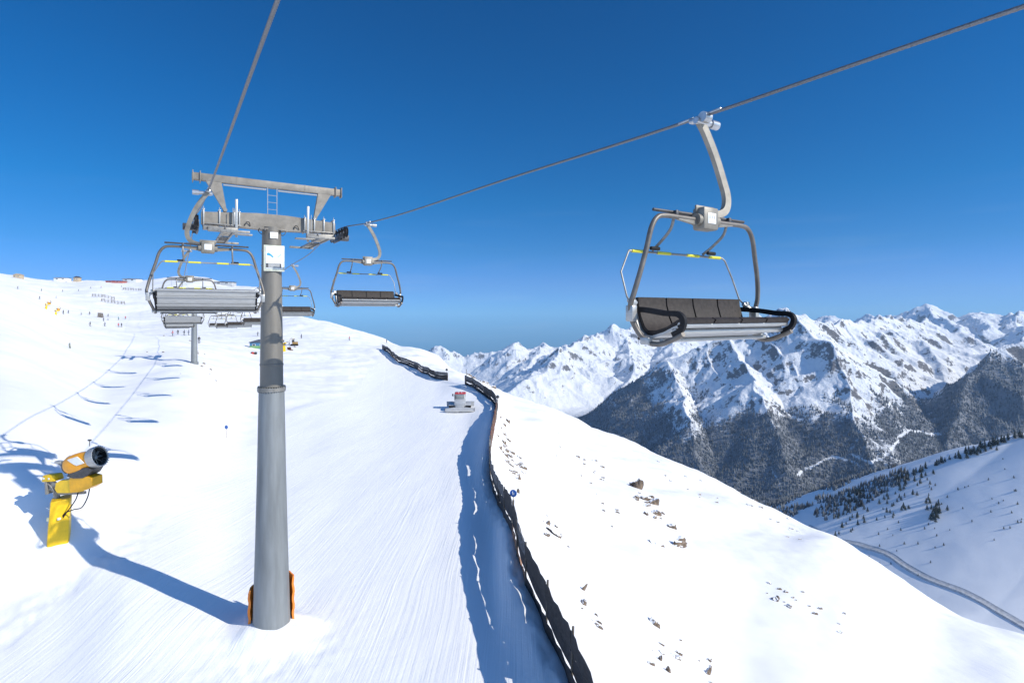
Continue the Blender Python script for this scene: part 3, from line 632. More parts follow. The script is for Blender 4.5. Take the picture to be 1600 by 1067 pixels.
chair_specs = [
 ('R', 4.9, 'nearest chair, dark four seat bench hanging in front of the blue sky at the right'),
 ('L', 15.55, 'large chair seen from behind with silver back panel, left of the tower pole'),
 ('R', 19.6, 'dark seated chair hanging free in the sky just right of the tower'),
 ('L', 29.95, 'chair framed inside the big silver backed chair, second on the left cable'),
 ('R', 33.9, 'chair half hidden by the tower pole, its seat sticking out on the right side'),
 ('L', 44.35, 'small silver backed chair just below the bottom edge of the big silver one'),
 ('R', 48.3, 'distant dark chair immediately left of the tower pole, longest of its dark row'),
 ('L', 58.75, 'smaller silver backed chair tucked under the one beneath the big silver chair'),
 ('R', 62.7, 'distant dark chair second to the left of the tower pole'),
 ('L', 73.2, 'tiny silver backed chair third below the big silver chair'),
 ('R', 77.1, 'distant dark chair third to the left of the tower pole'),
 ('L', 87.6, 'tiny silver backed chair just before the far tower'),
 ('R', 91.5, 'farthest of the dark chairs left of the tower pole, beside the far tower'),
]
proto = None
for sd, s0, lab in chair_specs:
    if proto is None: c = proto = make_chair(lab)
    else: c = dup(proto); c['label'] = lab
    zz = rope_z(s0, PR if sd == 'R' else PL)
    c.location = LP(PR if sd == 'R' else PL, s0, zz); c.rotation_euler = (0, 0, VR+(math.pi if sd == 'R' else 0))

# ------------------------------------------------------------------ tower
TC = LP(PC, 23.5)
def M3(x, y, z): return Matrix.Translation((x, y, z))
def sheave_train(parent, side, px_, zr, nwheel=6, mats=None):
    """row of grooved wheels under the rope, local x across, y along the line"""
    b = MB(); L_ = nwheel*.42
    b.box((px_+.07*side, 0, zr-.30), (.035, L_*.8, .16), bevel=.01); b.box((px_+.07*side, 0, zr-.46), (.05, L_*.42, .15), bevel=.01)
    for sy in (-1, 1): b.box((px_+.07*side, sy*L_*.27, zr-.36), (.06, .42, .12), bevel=.01)
    b.box((px_-.18*side, 0, zr-.34), (.45, .22, .24), bevel=.02)
    st = b.build('sheave_train', M_dkst, parent)
    for k in range(nwheel):
        y = (k-(nwheel-1)/2)*.42
        wv = MB(); Mx = Matrix.Translation((px_, y, zr-.235)) @ Matrix.Rotation(R(90), 4, 'Y')
        wv.lathe([(.03, -.07), (.20, -.065), (.215, -.05), (.19, -.015), (.19, .015), (.215, .05), (.20, .065), (.03, .07)], 22, 0, Mx)
        wv.lathe([(0, -.09), (.05, -.09), (.05, .09), (0, .09)], 12, 1, Mx)
        wv.build('sheave_wheel', [M_black, M_steel], st)
    return st
def make_tower():
    gz = G(TC.x, TC.y)-1.0
    t = thing('lift_tower', 'tall grey conical steel chairlift tower with orange pads at its foot', 'lift tower', (TC.x, TC.y, 0), VR)
    zf = -3.0                                            # flange height
    lo = MB(); lo.lathe([(.745, gz), (.70, -12.5), (.60, -9), (.53, -6), (.475, zf-.02)], 56); lo.build('lower_pole', M_pole, t)
    fl = MB(); fl.lathe([(.46, zf-.06), (.53, zf-.06), (.53, zf-.01), (.515, zf), (.515, zf+.01), (.53, zf+.02), (.53, zf+.07), (.43, zf+.07)], 56)
    for k in range(34):
        a = 2*math.pi*k/34; fl.cyl((.50*math.cos(a), .50*math.sin(a), zf-.11), (.50*math.cos(a), .50*math.sin(a), zf+.12), .017, n=6)
    fl.build('flange', M_galv, t)
    up = MB(); up.lathe([(.432, zf+.10), (.425, -1.85), (.35, 3.35), (.35, 3.42), (0, 3.42)], 56)
    up.lathe([(.430, -2.07), (.442, -2.06), (.442, -2.0), (.430, -1.99)], 56)
    up.build('upper_pole', M_poleup, t)
    # crossarm: deep in the middle, slimmer at the ends
    ca = MB(); e0 = 2.45
    for (xa, xb, ta, tb, ba, bb) in ((-e0, -.55, 3.80, 3.93, 3.36, 3.31), (-.55, .55, 3.93, 3.93, 3.31, 3.30), (.55, e0, 3.93, 3.80, 3.31, 3.36)):
        w1 = .17; vs = [(x, y, z) for x, tz, bz in ((xa, ta, ba), (xb, tb, bb)) for y in (-w1, w1) for z in (bz, tz)]
        ca.add(vs, [(0, 1, 3, 2), (4, 6, 7, 5), (0, 4, 5, 1), (2, 3, 7, 6), (1, 5, 7, 3), (0, 2, 6, 4)])
    ca.box((0, 0, 3.33), (.95, .62, .06), bevel=.01); ca.build('crossarm', M_arm, t)
    for sx in (-1, 1):
        st = MB()
        for x in ((2.38, 1.98, 1.6, 1.22) if sx > 0 else (2.38, 1.85, 1.35, 1.18)):
            st.box((sx*x, -.195, 3.60), (.05, .045, .62), bevel=.008); st.box((sx*x, .195, 3.60), (.05, .045, .62), bevel=.008); st.box((sx*x, 0, 3.90), (.09, .46, .045), bevel=.008); st.cyl((sx*x, -.16, 3.9), (sx*x, -.16, 4.02), .015, n=6)
        st.build('clamp_strap', M_galvl, t)
        bb = MB(); bb.box((sx*1.75, -.34, 3.16), (1.0, .20, .18), bevel=.02); bb.box((sx*1.72, -.30, 3.36), (1.2, .08, .05), bevel=.01); bb.box((sx*2.15, -.1, 3.22), (.5, .35, .14), bevel=.02)
        bb.build('junction_box', M_galv, t)
        # catwalk gratings either side of the arm, along the line
        cw = MB()
        for (yc, ln) in ((-1.0, 1.7), (1.0, 1.7)):
            for xx in (1.50, 1.86): cw.box((sx*xx, yc, 2.93), (.05, ln, .09), bevel=.008)
            k = -ln/2+.06
            while k < ln/2:
                cw.box((sx*1.68, yc+k, 2.955), (.34, .02, .035)); k += .085
        cw.box((sx*1.15, -.6, 2.99), (.75, .22, .05), bevel=.008); cw.box((sx*1.5, -1.87, 2.92), (1.0, .05, .09), bevel=.01); cw.box((sx*1.5, 1.87, 2.92), (1.0, .05, .09), bevel=.01)
        for yc in (-.9, .9): cw.cyl((sx*1.68, yc, 2.93), (sx*1.68, yc*.3, 3.36), .022, n=6)
        cw.build('catwalk', M_galv, t)
        rl = MB()
        rl.box((sx*1.30, -.42, 3.62), (.09, .03, 1.45), bevel=.01)
        rl.cyl((sx*1.42, -.45, 3.3), (sx*1.42, -.45, 4.0), .014, n=6)
        rl.build('hand_rail', M_galvl, t)
        zrp = rope_z(23.5)-.02
        sheave_train(t, -sx, sx*2.64, zrp, 6)
    # gantry beam above with tapered legs
    zb = 5.12
    gb = MB(); gb.box((0, 0, zb), (5.5, .22, .27), bevel=.012)
    for x in (-2.72, -2.48, 2.48, 2.72): gb.box((x, 0, zb), (.03, .34, .42), bevel=.006)
    for x in (-1.25, 1.25): gb.box((x, 0, zb), (.02, .245, .30))
    gb = gb.build('gantry_beam', M_arm, t)
    for sx in (-1, 1):
        lg = MB(); lg.prism([(sx*2.30, zb-.12), (sx*1.78, zb-.12), (sx*1.60, 3.93), (sx*1.70, 3.93)], .20); lg.cyl((sx*1.65, -.14, 3.95), (sx*1.65, .14, 3.95), .07, n=12); lg.build('gantry_leg', M_arm, t)
        tb = MB(); tb.cyl((sx*.22, -.13, zb-.23), (sx*1.72, -.13, zb-.23), .028, n=8); tb.build('cable_tube', M_galvl, gb)
    ld = MB()
    for sx in (-1, 1): ld.cyl((sx*.17, -.16, 3.93), (sx*.17, -.16, zb-.13), .015, n=6)
    for z in (4.12, 4.4, 4.68): ld.cyl((-.17, -.16, z), (.17, -.16, z), .01, n=6)
    ld.build('ladder', M_galvl, t)
    hk = MB()
    for sx in (-1, 1):
        hk.tube(smoothpath([(sx*.42, -.1, 3.40), (sx*.5, -.14, 3.24), (sx*.38, -.14, 3.12), (sx*.33, -.1, 3.18)], 5), .014, 6)
        hk.tube(smoothpath([(sx*1.0, -.19, 3.40), (sx*.93, -.24, 3.53), (sx*.84, -.24, 3.53), (sx*.80, -.19, 3.40)], 5), .016, 6)
        hk.box((sx*.30, -.33, 3.27), (.09, .08, .08), bevel=.02)
    hk.build('cable_loop', M_dkst, t)
    pl = MB(); pl.box((.03, -.375, 3.08), (.29, .02, .24), bevel=.004); pl.box((.03, -.387, 3.13), (.10, .004, .02), mi=1); pl.box((.03, -.387, 3.03), (.18, .004, .02), mi=1); pl.build('small_plate', [M_white, M_grey], t)
    gz0 = gz+1.0
    for (a0, a1, zt, zb_, th) in ((R(60), R(172), gz0+1.35, gz0-.6, .09), (R(-12), R(50), gz0+1.65, gz0-.3, .08)):
        pd = MB(); na = 18; nz = 12; vs = []
        for sh in (0, 1):
            for iz in range(nz+1):
                z = zb_+(zt-zb_)*iz/nz
                for ia in range(na+1):
                    a = a0+(a1-a0)*ia/na; rr = .745+.012*(-12.5-z if z < -12.5 else 0)+.02+(th if sh else 0)*(1-.35*(abs(iz-nz/2)/(nz/2))**4)+.02*math.sin(iz*1.7+ia*.5)
                    a2 = math.pi+a if False else a
                    vs.append((rr*math.cos(a2), rr*math.sin(a2), z))
        st = (na+1)*(nz+1); fs = []
        for sh in (0, 1):
            for iz in range(nz):
                for ia in range(na):
                    b0 = sh*st+iz*(na+1)+ia; fs.append((b0, b0+1, b0+na+2, b0+na+1))
        for iz in range(nz):
            for ia in (0, na): b0 = iz*(na+1)+ia; fs.append((b0, b0+na+1, st+b0+na+1, st+b0))
        for ia in range(na):
            for iz in (0, nz): b0 = iz*(na+1)+ia; fs.append((b0, b0+1, st+b0+1, st+b0))
        pd.add(vs, fs); pd.build('protective_pad', M_oran, t)
    return t
tw = make_tower()
# information board strapped to the pole
ib = thing('information_board', 'cream framed picture board fixed high on the grey tower pole', 'sign', LP(PC, 23.5, 2.17), VR)
q = MB(); q.box((.03, -.41, 0), (.76, .04, 1.02), bevel=.012); q.build('frame', mat('cream_frame', (.60, .61, .50), .5), ib)
q = MB(); q.box((.03, -.436, .02), (.62, .012, .86), bevel=.003); q = q.build('panel', mat('board_white', (.78, .80, .80), .4, var=.03), ib)
qq = MB()
qq.prism([(-.27, .22), (-.20, .25), (-.10, .18), (-.02, .09), (-.06, .06), (-.14, .13), (-.26, .15)], .004, M3(.03, -.445, -.04)); qq.build('blue_drawing', mat('drawing_blue', (.03, .32, .62), .5), q); qq = MB(); qq.prism([(.10, .06), (.17, .07), (.25, .17), (.27, .24), (.20, .20), (.12, .12)], .004, M3(.03, -.445, -.04)); qq.build('pale_drawing', mat('drawing_pale_blue', (.42, .58, .70), .5), q)
qq = MB(); qq.box((.01, -.445, -.29), (.56, .004, .17)); qq.build('black_panel', M_dkst, q)
qq = MB()
for k in range(4): qq.box((.02, -.449, -.235-.036*k), (.42, .003, .014))
qq.build('text_lines', M_white, q)
st = MB(); st.lathe([(.386, -.30), (.392, -.29), (.392, -.25), (.386, -.24)], 32); st.lathe([(.376, .30), (.38, .31), (.38, .35), (.376, .36)], 32); st.build('strap', M_galv, ib)

# far tower
def far_tower():
    c = LP(PC, 103); g = G(c.x, c.y)
    t = thing('lift_tower', 'small distant grey lift tower standing on the snow below the silver chairs', 'lift tower', (c.x, c.y, 0), VR)
    z = rope_z(103)
    m = MB(); m.lathe([(.48, g-.5), (.38, z-.5), (0, z-.5)], 24); m.lathe([(.62, g-.3), (.62, g+.25), (.4, g+.26)], 24); m.build('pole', M_pole, t)
    m = MB(); m.box((0, 0, z-.3), (4.9, .35, .45), bevel=.02); m.build('crossarm', M_arm, t)
    m = MB(); m.box((0, 0, z+1.3), (5.4, .2, .25), bevel=.02)
    for sx in (-1, 1): m.prism([(sx*2.2, z+1.2), (sx*1.8, z+1.2), (sx*1.62, z-.1), (sx*1.72, z-.1)], .2)
    m.build('gantry', M_arm, t)
    for sx in (-1, 1): sheave_train(t, -sx, sx*2.64, z-.02, 8)
    for sx in (-1, 1):
        m = MB(); m.box((sx*1.7, 0, z-.75), (.5, 4.6, .08), bevel=.01); m.build('catwalk', M_galv, t)
far_tower()
# ================================================================== SNOW FENCES
def fence_xy(tab, s):    # point along polyline by arc length
    d = 0
    for (y0, x0), (y1, x1) in zip(tab[:-1], tab[1:]):
        l = math.hypot(y1-y0, x1-x0)
        if d+l >= s: f = (s-d)/l; return x0+(x1-x0)*f, y0+(y1-y0)*f
        d += l
    return tab[-1][1], tab[-1][0]
def fence_len(tab): return sum(math.hypot(a[0]-b[0], a[1]-b[1]) for a, b in zip(tab[:-1], tab[1:]))
def make_fence(tab, label, hgt, span, seed, rusty, tans):
    r_ = random.Random(seed); L_ = fence_len(tab)
    # smooth the polyline
    pts = smoothpath([(x, y, 0) for y, x in tab], 6); tab = [(p.y, p.x) for p in pts]; L_ = fence_len(tab)
    x, y = fence_xy(tab, 0); root = thing('snow_fence', label, 'fence', (x, y, G(x, y)))
    o = root.location.copy(); s0 = 0; k = 0
    while s0 < L_-.5:
        s1 = min(s0+span*r_.uniform(.85, 1.15), L_); x, y = fence_xy(tab, s0); g = G(x, y)
        h = hgt*r_.uniform(.88, 1.08)
        p = MB(); lean = r_.uniform(-.06, .06); p.tube([Vector((x, y, g-.6))-o, Vector((x+lean+.03, y, g+h-.02))-o], [.055, .045], 8); p.build('post', M_wood, root)
        yc = (fence_xy(tab, s0)[1]); kind = 'net'
        for a, b in rusty:
            if a <= yc <= b: kind = 'rust'
        for a, b in tans:
            if a <= yc <= b: kind = 'tan'
        nb = 3 if kind != 'rust' else 1; ns = 8 if s1-s0 > 1 else 3
        for bi in range(nb):
            z0 = -.35 if bi == 0 else hgt*bi/nb+r_.uniform(-.10, .085); z1 = hgt*(bi+1)/nb+(0 if bi == nb-1 else r_.uniform(-.06, .02)) if nb > 1 else hgt*.95
            sagl = r_.uniform(.02, .16)*(1 if bi else 0); sagt = r_.uniform(.0, .07) if bi == nb-1 else r_.uniform(0, .16); bulge = r_.uniform(-.05, .16); vs = []; nz = 3
            for i in range(ns+1):
                f = i/ns; xx, yy = fence_xy(tab, s0+(s1-s0)*f); xx2, yy2 = fence_xy(tab, min(L_, s0+(s1-s0)*f+.2)); tx, ty = xx2-xx, yy2-yy; tl = math.hypot(tx, ty) or 1
                nx, ny = ty/tl, -tx/tl; gg = G(xx, yy); sg = math.sin(math.pi*f)
                for j in range(nz+1):
                    q = j/nz; z = z0-sagl*sg+(z1-sagt*sg-z0+sagl*sg)*q; bo = bulge*sg*math.sin(math.pi*q)+.04*math.sin(i*2.1+bi*2+k)*q+(.035 if bi % 2 else -.02)
                    vs.append(Vector((xx+nx*bo, yy+ny*bo, gg+z))-o)
            m = len(vs); vs2 = [v+Vector((.018, .006, 0)) for v in vs]
            fs = []
            for sh in (0, m):
                for i in range(ns):
                    for j in range(nz): b0 = sh+i*(nz+1)+j; fs.append((b0, b0+nz+1, b0+nz+2, b0+1))
            for i in range(ns):
                for j in (0, nz): b0 = i*(nz+1)+j; fs.append((b0, b0+nz+1, m+b0+nz+1, m+b0))
            for j in range(nz):
                for i in (0, ns): b0 = i*(nz+1)+j; fs.append((b0, b0+1, m+b0+1, m+b0))
            pm = MB(); pm.add(vs2+[v for v in []] if False else vs+vs2, fs)
            if kind == 'rust': nm, mt = 'board_panel', M_rust
            elif kind == 'tan' and bi == 0: nm, mt = 'plank', M_plank
            elif bi == 2 and r_.random() < .5: nm, mt = 'fabric_band', M_netg
            else: nm, mt = 'fabric_band', M_net
            pm.build(nm, mt, root)
        s0 = s1; k += 1
make_fence(FENCE, 'long dark fabric snow fence curving from the groomer to the bottom edge', 2.0, 3.6, 3, [(50, 84)], [(24.2, 29)])
make_fence(FENCE2, 'distant dark snow fence running up toward the sky left of the groomer', 1.9, 6.0, 5, [], [(136, 146), (163, 176)])

# ================================================================== SNOW GUN (fan type) in front
def make_gun(loc, rz, label, scale=1.0, tilt=0):
    t = thing('snow_cannon', label, 'snow cannon', loc, rz)
    # padded mast
    pd = MB(); n = 8; rot = Matrix.Rotation(R(4), 3, 'Y')
    prof = [(-.5, .48), (.02, .49), (.9, .48), (1.0, .465), (1.9, .45), (2.02, .45), (2.08, .42)]
    vs = []; k_ = 28
    for z, r_ in prof:
        for i in range(k_):
            a = 2*math.pi*(i+.5)/k_; c, s_ = math.cos(a), math.sin(a); m = (abs(c)**7+abs(s_)**7)**(-1/7)
            vs.append(rot @ (Matrix.Rotation(R(42), 3, 'Z') @ Vector((c*m*r_*.92, s_*m*r_*.92, z+(.06*c if z > 1.8 else 0)))))
    fs = [(i*k_+j, i*k_+(j+1) % k_, (i+1)*k_+(j+1) % k_, (i+1)*k_+j) for i in range(len(prof)-1) for j in range(k_)]+[tuple((len(prof)-1)*k_+j for j in range(k_))]
    pd.add(vs, fs); pd = pd.build('mast_pad', M_yelb, t)
    sm = MB(); sm.box((-.04, -.455, 1.12), (.34, .01, .20), bevel=.003); sm.build('warning_label', mat('label_pale', (.85, .78, .45)), pd)
    sm = MB(); sm.box((.40, -.36, 1.15), (.10, .13, .12), bevel=.02); sm.build('catch', M_white, pd)
    m = MB(); m.cyl((-.12, 0, 1.9), (-.16, 0, 2.75), .14, n=16); m.build('mast', M_galv, t)
    m = MB(); m.box((-.45, -.05, 2.72), (.12, .5, .80), Matrix.Rotation(R(-4), 3, 'Y'), bevel=.01); m.box((-.22, -.17, 2.72), (.46, .06, .5), Matrix.Rotation(R(8), 3, 'Y'), bevel=.01)
    m.cyl((-.42, -.22, 2.90), (.02, -.22, 2.45), .04, n=8); m.cyl((-.42, -.22, 2.48), (-.05, -.22, 2.70), .03, n=8); m.build('mast_head', M_galv, t)
    m = MB(); m.box((-.30, -.05, 3.14), (.82, .55, .34), Matrix.Rotation(R(-6), 3, 'Y'), taper=.86, bevel=.07); c = m.build('top_cover', M_yelb, t)
    for dx in (-.22, .08):
        m = MB(); m.lathe([(0, 0), (.05, 0), (.05, .02), (0, .025)], 10, 0, M3(-.30+dx, -.325, 3.14) @ Matrix.Rotation(R(90), 4, 'X')); m.build('bolt_cap', M_white, c)
    # swing arm and its yellow housing
    m = MB(); m.tube([(-.1, 0, 2.28), (1.55, 0, 2.42)], .05, 8, flat=(.12, .13)); m.cyl((.1, -.02, 2.5), (.5, -.02, 2.5), .09, n=12); m.build('lift_arm', M_galv, t)
    m = MB(); rr = Matrix.Rotation(R(-9), 4, 'Y')
    m.prism([(.20, 2.42), (.06, 2.62), (.12, 2.90), (.38, 3.06), (.95, 3.12), (1.02, 2.95), (1.05, 2.46)], .55, None)
    m.build('arm_cover', M_yel, t)
    m = MB(); m.prism([(1.0, 2.48), (.93, 3.12), (1.10, 3.34), (1.35, 3.42), (1.60, 3.34), (1.95, 3.33), (2.22, 3.28), (2.24, 2.86), (1.90, 2.66), (1.55, 2.54)], .62, None)
    m.build('turret_housing', mat('orange_yellow_plastic', (.86, .42, .01), .42, 0, .07, 4), t)
    # fan drum aimed up to the right and toward the camera
    ax = Vector((.92, .06, .30)).normalized(); bx = ax.to_track_quat('Z', 'Y').to_matrix().to_4x4()
    D = Matrix.Translation((1.48, -.02, 4.02)) @ bx
    m = MB(); m.lathe([(.30, -.82), (.42, -.80), (.48, -.66), (.50, -.30), (.49, 0), (.44, .25), (.46, .52)], 30, 0, D)
    dr = m.build('drum', M_orh, t)
    m = MB(); m.lathe([(.455, .50), (.51, .54), (.53, .62), (.53, .84), (.51, .92), (.48, .93), (.45, .86), (.45, .56)], 34, 0, D); noz = m.build('nozzle_ring', M_galvl, t)
    m = MB()
    for k in range(26):
        a = 2*math.pi*k/26; m.cyl(D @ Vector((.52*math.cos(a), .52*math.sin(a), .90)), D @ Vector((.515*math.cos(a), .515*math.sin(a), .965)), .022, n=6)
    m.build('nozzles', M_steel, noz)
    m = MB(); m.lathe([(.0, .55), (.449, .55), (.449, .88)], 30, 0, D)
    for k in range(9):
        a = 2*math.pi*k/9; m.box(D @ Vector((.25*math.cos(a), .25*math.sin(a), .62)), (.36, .02, .10), (D.to_3x3() @ Matrix.Rotation(a, 3, 'Z') @ Matrix.Rotation(R(35), 3, 'X')), 1)
    m.lathe([(0, .72), (.09, .70), (.12, .58)], 16, 1, D); m.build('fan', [M_black, M_galv], noz)
    m = MB(); m.lathe([(0, -1.12), (.2, -1.1), (.36, -.95), (.42, -.80)], 24, 0, D)
    for k in range(8):
        a = 2*math.pi*k/8; m.cyl(D @ Vector((.40*math.cos(a), .40*math.sin(a), -.80)), D @ Vector((.16*math.cos(a), .16*math.sin(a), -1.13)), .015, n=5, mi=1)
    m.build('rear_grille', [M_dkst, M_galv], dr)
    q_ = D.to_3x3().inverted() @ Vector((.35, -1, .35)); a0 = math.atan2(q_.y, q_.x); m = MB()
    for da, z0, z1 in [(-.7+.1*i_, -.60+.055*i_, .02+.042*i_-.0022*(i_-7)**2) for i_ in range(3, 12)]:   # pale slanting flash of thin plates on the drum
        vs = [D @ Vector((rr_*math.cos(a0+da+e_), rr_*math.sin(a0+da+e_), z)) for rr_ in (.47, .512) for z in (z0, z1) for e_ in (-.051, .051)]
        m.add(vs, [(0, 1, 3, 2), (4, 6, 7, 5), (0, 4, 5, 1), (2, 3, 7, 6), (1, 5, 7, 3), (0, 2, 6, 4)])
    m.build('white_panel', M_white, dr)
    m = MB(); m.prism([(.85, 3.30), (.95, 3.55), (1.30, 3.72), (2.05, 3.80), (2.25, 3.70), (2.05, 3.42), (1.75, 3.26), (1.2, 3.22)], .70, None); m.build('cradle', M_dkst, t)
    m = MB(); m.tube(smoothpath([(.95, -.2, 3.45), (.62, -.25, 3.62), (.35, -.28, 3.88), (.20, -.28, 4.0), (.45, -.28, 4.06), (.75, -.22, 3.98)], 4), .045, 8)
    m.tube(smoothpath([(.75, .2, 3.72), (.45, .2, 3.80), (.25, .15, 4.02), (.5, .15, 4.22)], 4), .03, 8); m.box((.30, -.25, 4.0), (.35, .25, .12), bevel=.03); m.build('rear_handle', M_galvl, t)
    m = MB(); tp = D @ Vector((0, .58, .7)); tp = Vector((2.05, -.25, 4.86)); m.cyl(tp, tp+Vector((0, 0, .28)), .018, n=6); m.box(tp+Vector((0, 0, .3)), (.16, .1, .08), bevel=.02); m.build('sensor', M_dkst, t)
    for a_ in ([(1.9, -.1, 2.70), (1.88, -.2, 2.25), (1.60, -.25, 1.75), (1.15, -.25, 1.62), (.65, -.25, 1.42), (.42, -.2, 1.18)], [(1.25, -.1, 2.50), (1.22, -.2, 2.15), (1.0, -.25, 1.78), (.72, -.25, 1.45), (.44, -.2, 1.12)]):
        m = MB(); m.tube(smoothpath(a_, 5), .028, 7); m.build('hose', M_black, t)
    m = MB(); m.cyl((-.85, .1, 1.50), (-.40, 0, 1.42), .035, n=8); m.build('side_lever', M_white, t)
    t.scale = (scale,)*3
    return t
gp_ = hit(92, 838); gp_.z -= .08
gs = gp_.y/F*31.5*1.06
gun = make_gun(gp_, R(-8), 'big yellow padded snow cannon on the snow bank left of the tower', 1.0)
gun.scale = (gp_.y/28.0,)*3
for i, (px, py, lab) in enumerate([(72, 483, 'tiny yellow snow cannon behind the snowy ridge, the higher one'), (87, 494, 'tiny yellow snow cannon behind the snowy ridge, the lower one')]):
    p = hit(px, py, 130); c = dup(gun); c.location = p; c.rotation_euler = (0, 0, R(30+40*i)); c['label'] = lab; s_ = p.y*14/F/5.2; c.scale = (s_,)*3
    c['group'] = 'small snow cannons on the upper piste'

# ================================================================== GROOMER seen from behind
def make_groomer(loc, rz):
    t = thing('snow_groomer', 'red roofed snow groomer working beside the dark fence on the piste', 'snow groomer', loc, rz)
    for sx in (-1, 1):
        m = MB(); prof = smoothpath([(-1.9, .35, 0), (-2.2, .75, 0), (-1.9, 1.05, 0), (0, 1.08, 0), (1.8, 1.05, 0), (2.2, .75, 0), (1.9, .30, 0), (0, .02, 0), (-1.9, .35, 0)], 4)
        poly = [(p.x, p.y) for p in prof[:-1]]; m.prism(poly, 1.25, Matrix.Translation((sx*1.45, 0, 0)) @ Matrix.Rotation(R(90), 4, 'Z')); m.build('track', M_black, t)
        m = MB(); m.box((sx*1.45, 0, 1.17), (1.35, 4.0, .08), bevel=.02); m.build('mudguard', M_grey, t)
    m = MB(); m.box((0, -.9, 1.45), (2.1, 2.4, .95), bevel=.10); m.box((0, -.1, .8), (1.7, 4.2, .7), bevel=.08); m.build('engine_body', M_grey, t)
    cb = MB(); cb.box((0, .9, 2.25), (2.15, 1.7, 1.65), taper=.86, bevel=.10); cb = cb.build('cab', mat('pale_cab_paint', (.62, .62, .58)), t)
    m = MB(); m.box((0, .05, 2.50), (1.6, .04, .72), bevel=.02); m.build('rear_window', mat('hazy_window', (.30, .32, .31), .2), cb)
    for sx in (-1, 1): m = MB(); m.box((sx*.995, .95, 2.50), (.05, 1.1, .75), bevel=.02); m.build('side_window', M_glass, cb)
    m = MB(); m.box((0, .9, 3.13), (2.25, 1.9, .22), bevel=.08, taper=.9); rf = m.build('roof', M_red, cb)
    for dx in (-.85, -.3, .3, .85): m = MB(); m.cyl((dx, .3, 3.30), (dx, .15, 3.30), .09, n=12); m.box((dx, .25, 3.25), (.05, .05, .12)); m.build('work_light', M_dkst if abs(dx) > .5 else M_white, rf)
    m = MB(); m.box((0, -.9, 2.0), (2.0, 1.9, .22), bevel=.06); m.build('cargo_deck', M_grey, t)
    m = MB(); m.cyl((-1.0, -.2, 1.9), (-1.0, -.2, 2.75), .11, n=12); m.cyl((-1.0, -.2, 2.75), (-1.05, -.3, 3.0), .09, n=12); m.build('exhaust', M_dkst, t)
    m = MB(); m.box((-1.45, .8, 2.75), (.25, .12, .45), bevel=.03); m.cyl((-1.35, .85, 2.5), (-1.0, .9, 2.4), .025, n=6); m.build('mirror', M_dkst, t)
    m = MB(); m.prism([(-2.75, .25), (-2.75, .75), (-1.0, .95), (1.0, .95), (2.75, .75), (2.75, .25)], .55, Matrix.Translation((0, -3.0, 0))); m.box((0, -2.4, .7), (.5, 1.2, .25), bevel=.04); tl = m.build('tiller', M_grey, t)
    for sx in (-1, 1): m = MB(); m.box((sx*1.4, -3.45, .28), (2.6, .5, .10), bevel=.03); m.build('finisher_flap', mat('flap', (.55, .55, .52)), tl); m = MB(); m.box((sx*2.76, -3.0, .5), (.06, .7, .6), bevel=.02); m.build('end_plate', M_dkst, tl)
    m = MB(); m.prism([(-2.7, .1), (-2.75, 1.15), (2.75, 1.15), (2.7, .1)], .14, Matrix.Translation((0, 3.0, 0)))
    m.box((0, 2.6, .5), (.6, .9, .3), bevel=.04); m.build('blade', M_grey, t); t.scale = (.84,)*3
    return t
g_ = hit(719, 640, 50); make_groomer(g_, R(4))

# ================================================================== SIGNS, POLES
def disc_sign(px, py_disc, Yd, zdisc_r, label, tall=None, thick=.03):
    x = (px-800)/F*Yd; g = G(x, Yd); zt = (HZ-py_disc)/F*Yd
    t = thing('piste_marker', label, 'piste marker', (x, Yd, g))
    m = MB(); m.cyl((0, 0, -.4), (0, 0, zt-g-zdisc_r*.9), .025, n=8); m.build('pole', M_tan, t)
    m = MB(); m.lathe([(0, -.02), (zdisc_r, -.02), (zdisc_r, .02), (0, .02)], 28, 0, Matrix.Translation((0, -.05, zt-g)) @ Matrix.Rotation(R(72), 4, 'X') if False else Matrix.Translation((0, -.05, zt-g)) @ Matrix.Rotation(R(-18), 4, 'Z') @ Matrix.Rotation(R(90), 4, 'X')); d = m.build('disc', M_blue, t)
    return t, d
t_, d_ = disc_sign(802, 770, 33.0, .22, 'round blue piste marker on a pole behind the dark fence')
for y_, r1 in ((-.085, 1),):
    m = MB(); zc = G(t_.location.x, t_.location.y); zl = (HZ-770)/F*33.0-zc
    m.box((-.03, -.085, zl+.02), (.035, .006, .22), Matrix.Rotation(R(-10), 3, 'Y')); m.box((.05, -.085, zl-.03), (.03, .006, .12), Matrix.Rotation(R(-10), 3, 'Y')); m.build('white_mark', M_white, d_)
h_ = hit(354, 684, 30)
disc_sign(354, 667, h_.y, .16*h_.y/55*1.2, 'small round blue piste marker left of the tower at the piste edge')
def ball_pole(px, py, label, r=.22, hh=None, y0=60):
    p = hit(px, py, y0)
    t = thing('marker_pole', label, 'marker pole', p)
    m = MB(); m.cyl((0, 0, -.3), (0, 0, hh), .04, n=8); m.build('pole', M_wood, t)
    m = MB(); m.lathe([(0, -r), (r*.7, -r*.7), (r, 0), (r*.7, r*.7), (0, r)], 14, 0, M3(0, 0, hh)); m.build('head', M_dkst, t)
ball_pole(698, 588, 'dark knobbed marker pole above the far fence end', .33, 1.7)
m = MB(); x_, y_ = -9.6, 114.5; g0 = G(x_, y_); m.cyl((x_, y_, g0-.4), (x_, y_, g0+3.3), .05, n=8)
tag(m.build('marker_pole', M_wood), 'thin bare pole at the upper end of the dark fence by the groomer', 'marker pole')
t = thing('bell_post', 'dark knobbed post on the dark fence right of the groomer', 'marker pole', (-2.35, 90, G(-2.35, 90)))
